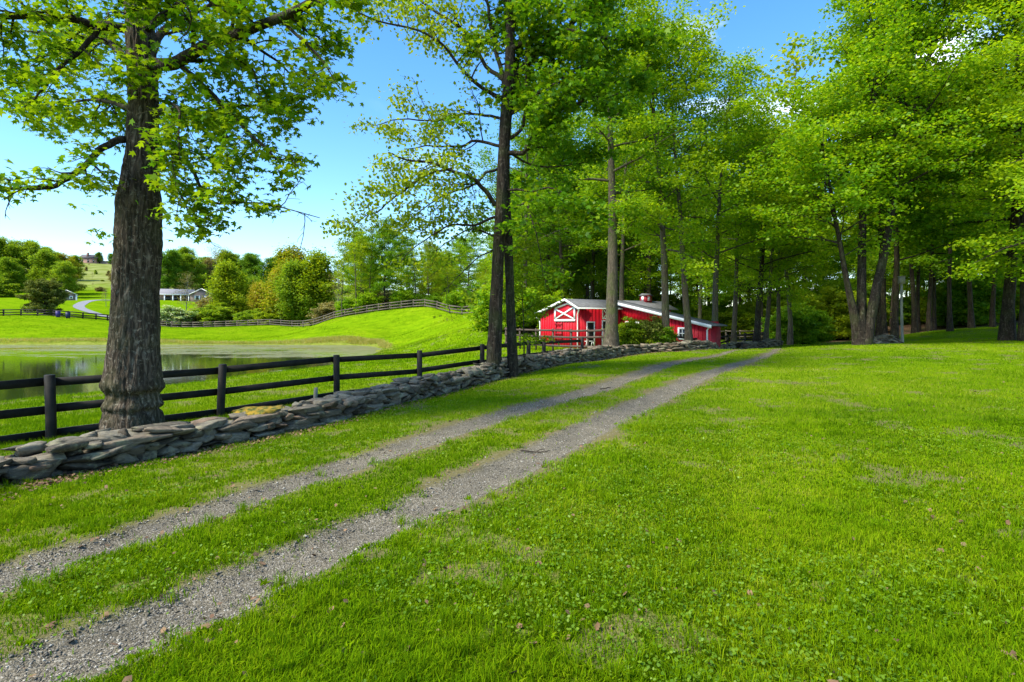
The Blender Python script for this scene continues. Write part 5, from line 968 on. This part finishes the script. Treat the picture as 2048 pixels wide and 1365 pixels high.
gx_, gy_, gz_ = at(132, 163, 0); shed = empty('garage', (gx_, gy_, gz_), .62, 'small brown gabled garage with white corner board beside the dark spreading bush', 'garage')
m = MB(); m.poly([(-2.5, 0, -1), (2.4, 0, -1), (2.4, 0, 1.75), (.1, 0, 2.95), (-2.5, 0, 1.75)][::-1], (0, 5, 0)); m.build('wall', M_SIDING, shed)
m = MB(); m.poly([(-2.8, -.3, 1.62), (.1, -.3, 2.98), (.1, -.3, 3.12), (-2.85, -.3, 1.75)], (0, 5.6, 0)); m.poly([(2.7, -.3, 1.62), (.1, -.3, 2.98), (.1, -.3, 3.12), (2.75, -.3, 1.75)][::-1], (0, 5.6, 0)); m.build('roof', M_SHINGLE, shed)
m = MB(); m.box(2.2, 2.55, -.08, -.01, -.9, 1.7); m.beam((-2.8, -.34, 1.66), (.1, -.34, 3.05), .06, .14); m.beam((2.72, -.35, 1.66), (.1, -.35, 3.05), .06, .14); m.build('white_trim', M_WHITE, shed)
for x in (-.75, 1.15):
    m = MB(); m.box(x - .42, x + .42, -.07, -.01, .55, 1.4); wv = m.build('window', M_WHITE, shed); m = MB(); m.box(x - .2, x + .2, -.09, -.072, .7, 1.2); m.build('pane', M_GLASS, wv)
hx, hy, hz = at(178, 342, 0); hh = empty('farmhouse', (hx, hy, hz), .1, 'brick house with dark roof on the hilltop left of the old maple', 'house')
m = MB(); m.box(-5.5, 4, 0, 7, -3, 3.2); m.build('wall', M_BRICK, hh); m = MB(); m.poly([(-6, -.4, 3.1), (-6, 3.5, 5.6), (-6, 7.4, 3.1)], (10.5, 0, 0)); m.build('roof', plain('dark_slate', (.10, .09, .10), .9, .2), hh); m = MB(); m.box(-2.2, -1.2, 1.2, 2.2, 4, 6.6); m.build('chimney', M_BRICK, hh)
m = MB(); m.box(5, 15, 2, 6, -3, 1.4); m.build('annex', M_SIDING, hh); m = MB(); m.box(4.6, 15.4, 1.6, 6.4, 1.42, 1.75); m.build('annex_roof', M_SHINGLE, hh)
for x in (-4, -.5, 2.5): m = MB(); m.box(x - .5, x + .5, -.06, -.01, .6, 2.2); m.build('window', M_GLASS, hh)
# recycling bins by the fence
def bin_(px, mat_, lb):
    e = empty('recycling_bin', at(px, 111.2 if px < 120 else 111.0, 0), .1, lb, 'bin', None); m = MB(); m.poly([(-.42, -.4, .06), (.42, -.4, .06), (.52, -.5, 1.2), (-.52, -.5, 1.2)], (0, .8, 0)); m.build('body', mat_, e)
    m = MB(); m.poly([(-.55, -.53, 1.202), (.55, -.53, 1.202), (.5, -.45, 1.33), (-.5, -.45, 1.33)], (0, .95, 0)); m.build('lid', mat_, e)
    e.scale = (.75, .75, .92); e.rotation_euler = (0, 0, .6)
    for s in (-1, 1): m = MB(); m.tube([(s * .3, .42, .13), (s * .4, .42, .13)], .13, 12); m.build('wheel', M_DARK, e)
bin_(116, M_BIN, 'purple blue wheeled bin, left of two behind the far fence'); bin_(136, M_BIND, 'darker blue wheeled bin, right of two behind the far fence')
# grey drive across the valley
def ribbon(name, l, wds, mat_, dz=.06):
    c = np.array([((px - 1024) / F * Y, Y) for px, Y in l]); c, w2 = smooth_line(c, np.array(wds, float), 6); t = np.gradient(c, axis=0); t /= np.linalg.norm(t, axis=1, keepdims=True); n = np.stack([-t[:, 1], t[:, 0]], 1)
    rows = [c + n * (w2 * k / 4)[:, None] for k in (-2, -1, 0, 1, 2)]; V = np.stack(rows, 1); sh = V.shape; z = ground(V[..., 0].ravel(), V[..., 1].ravel()) + dz; V = np.concatenate([V.reshape(-1, 2), z[:, None]], 1)
    i = np.arange(sh[0] - 1)[:, None] * 5 + np.arange(4)[None]; o = mesh_np(name, V, [np.stack([i, i + 1, i + 6, i + 5], -1).reshape(-1, 4)], mat_, None, True); tag(o, kind='structure')
ribbon('driveway', [(240, 124), (205, 132), (160, 142), (163, 150), (178, 158), (200, 163), (240, 166), (290, 170)], [2, 2.2, 2.4, 2.4, 2.2, 2.2, 2.2, 2.2], M_ASPH)
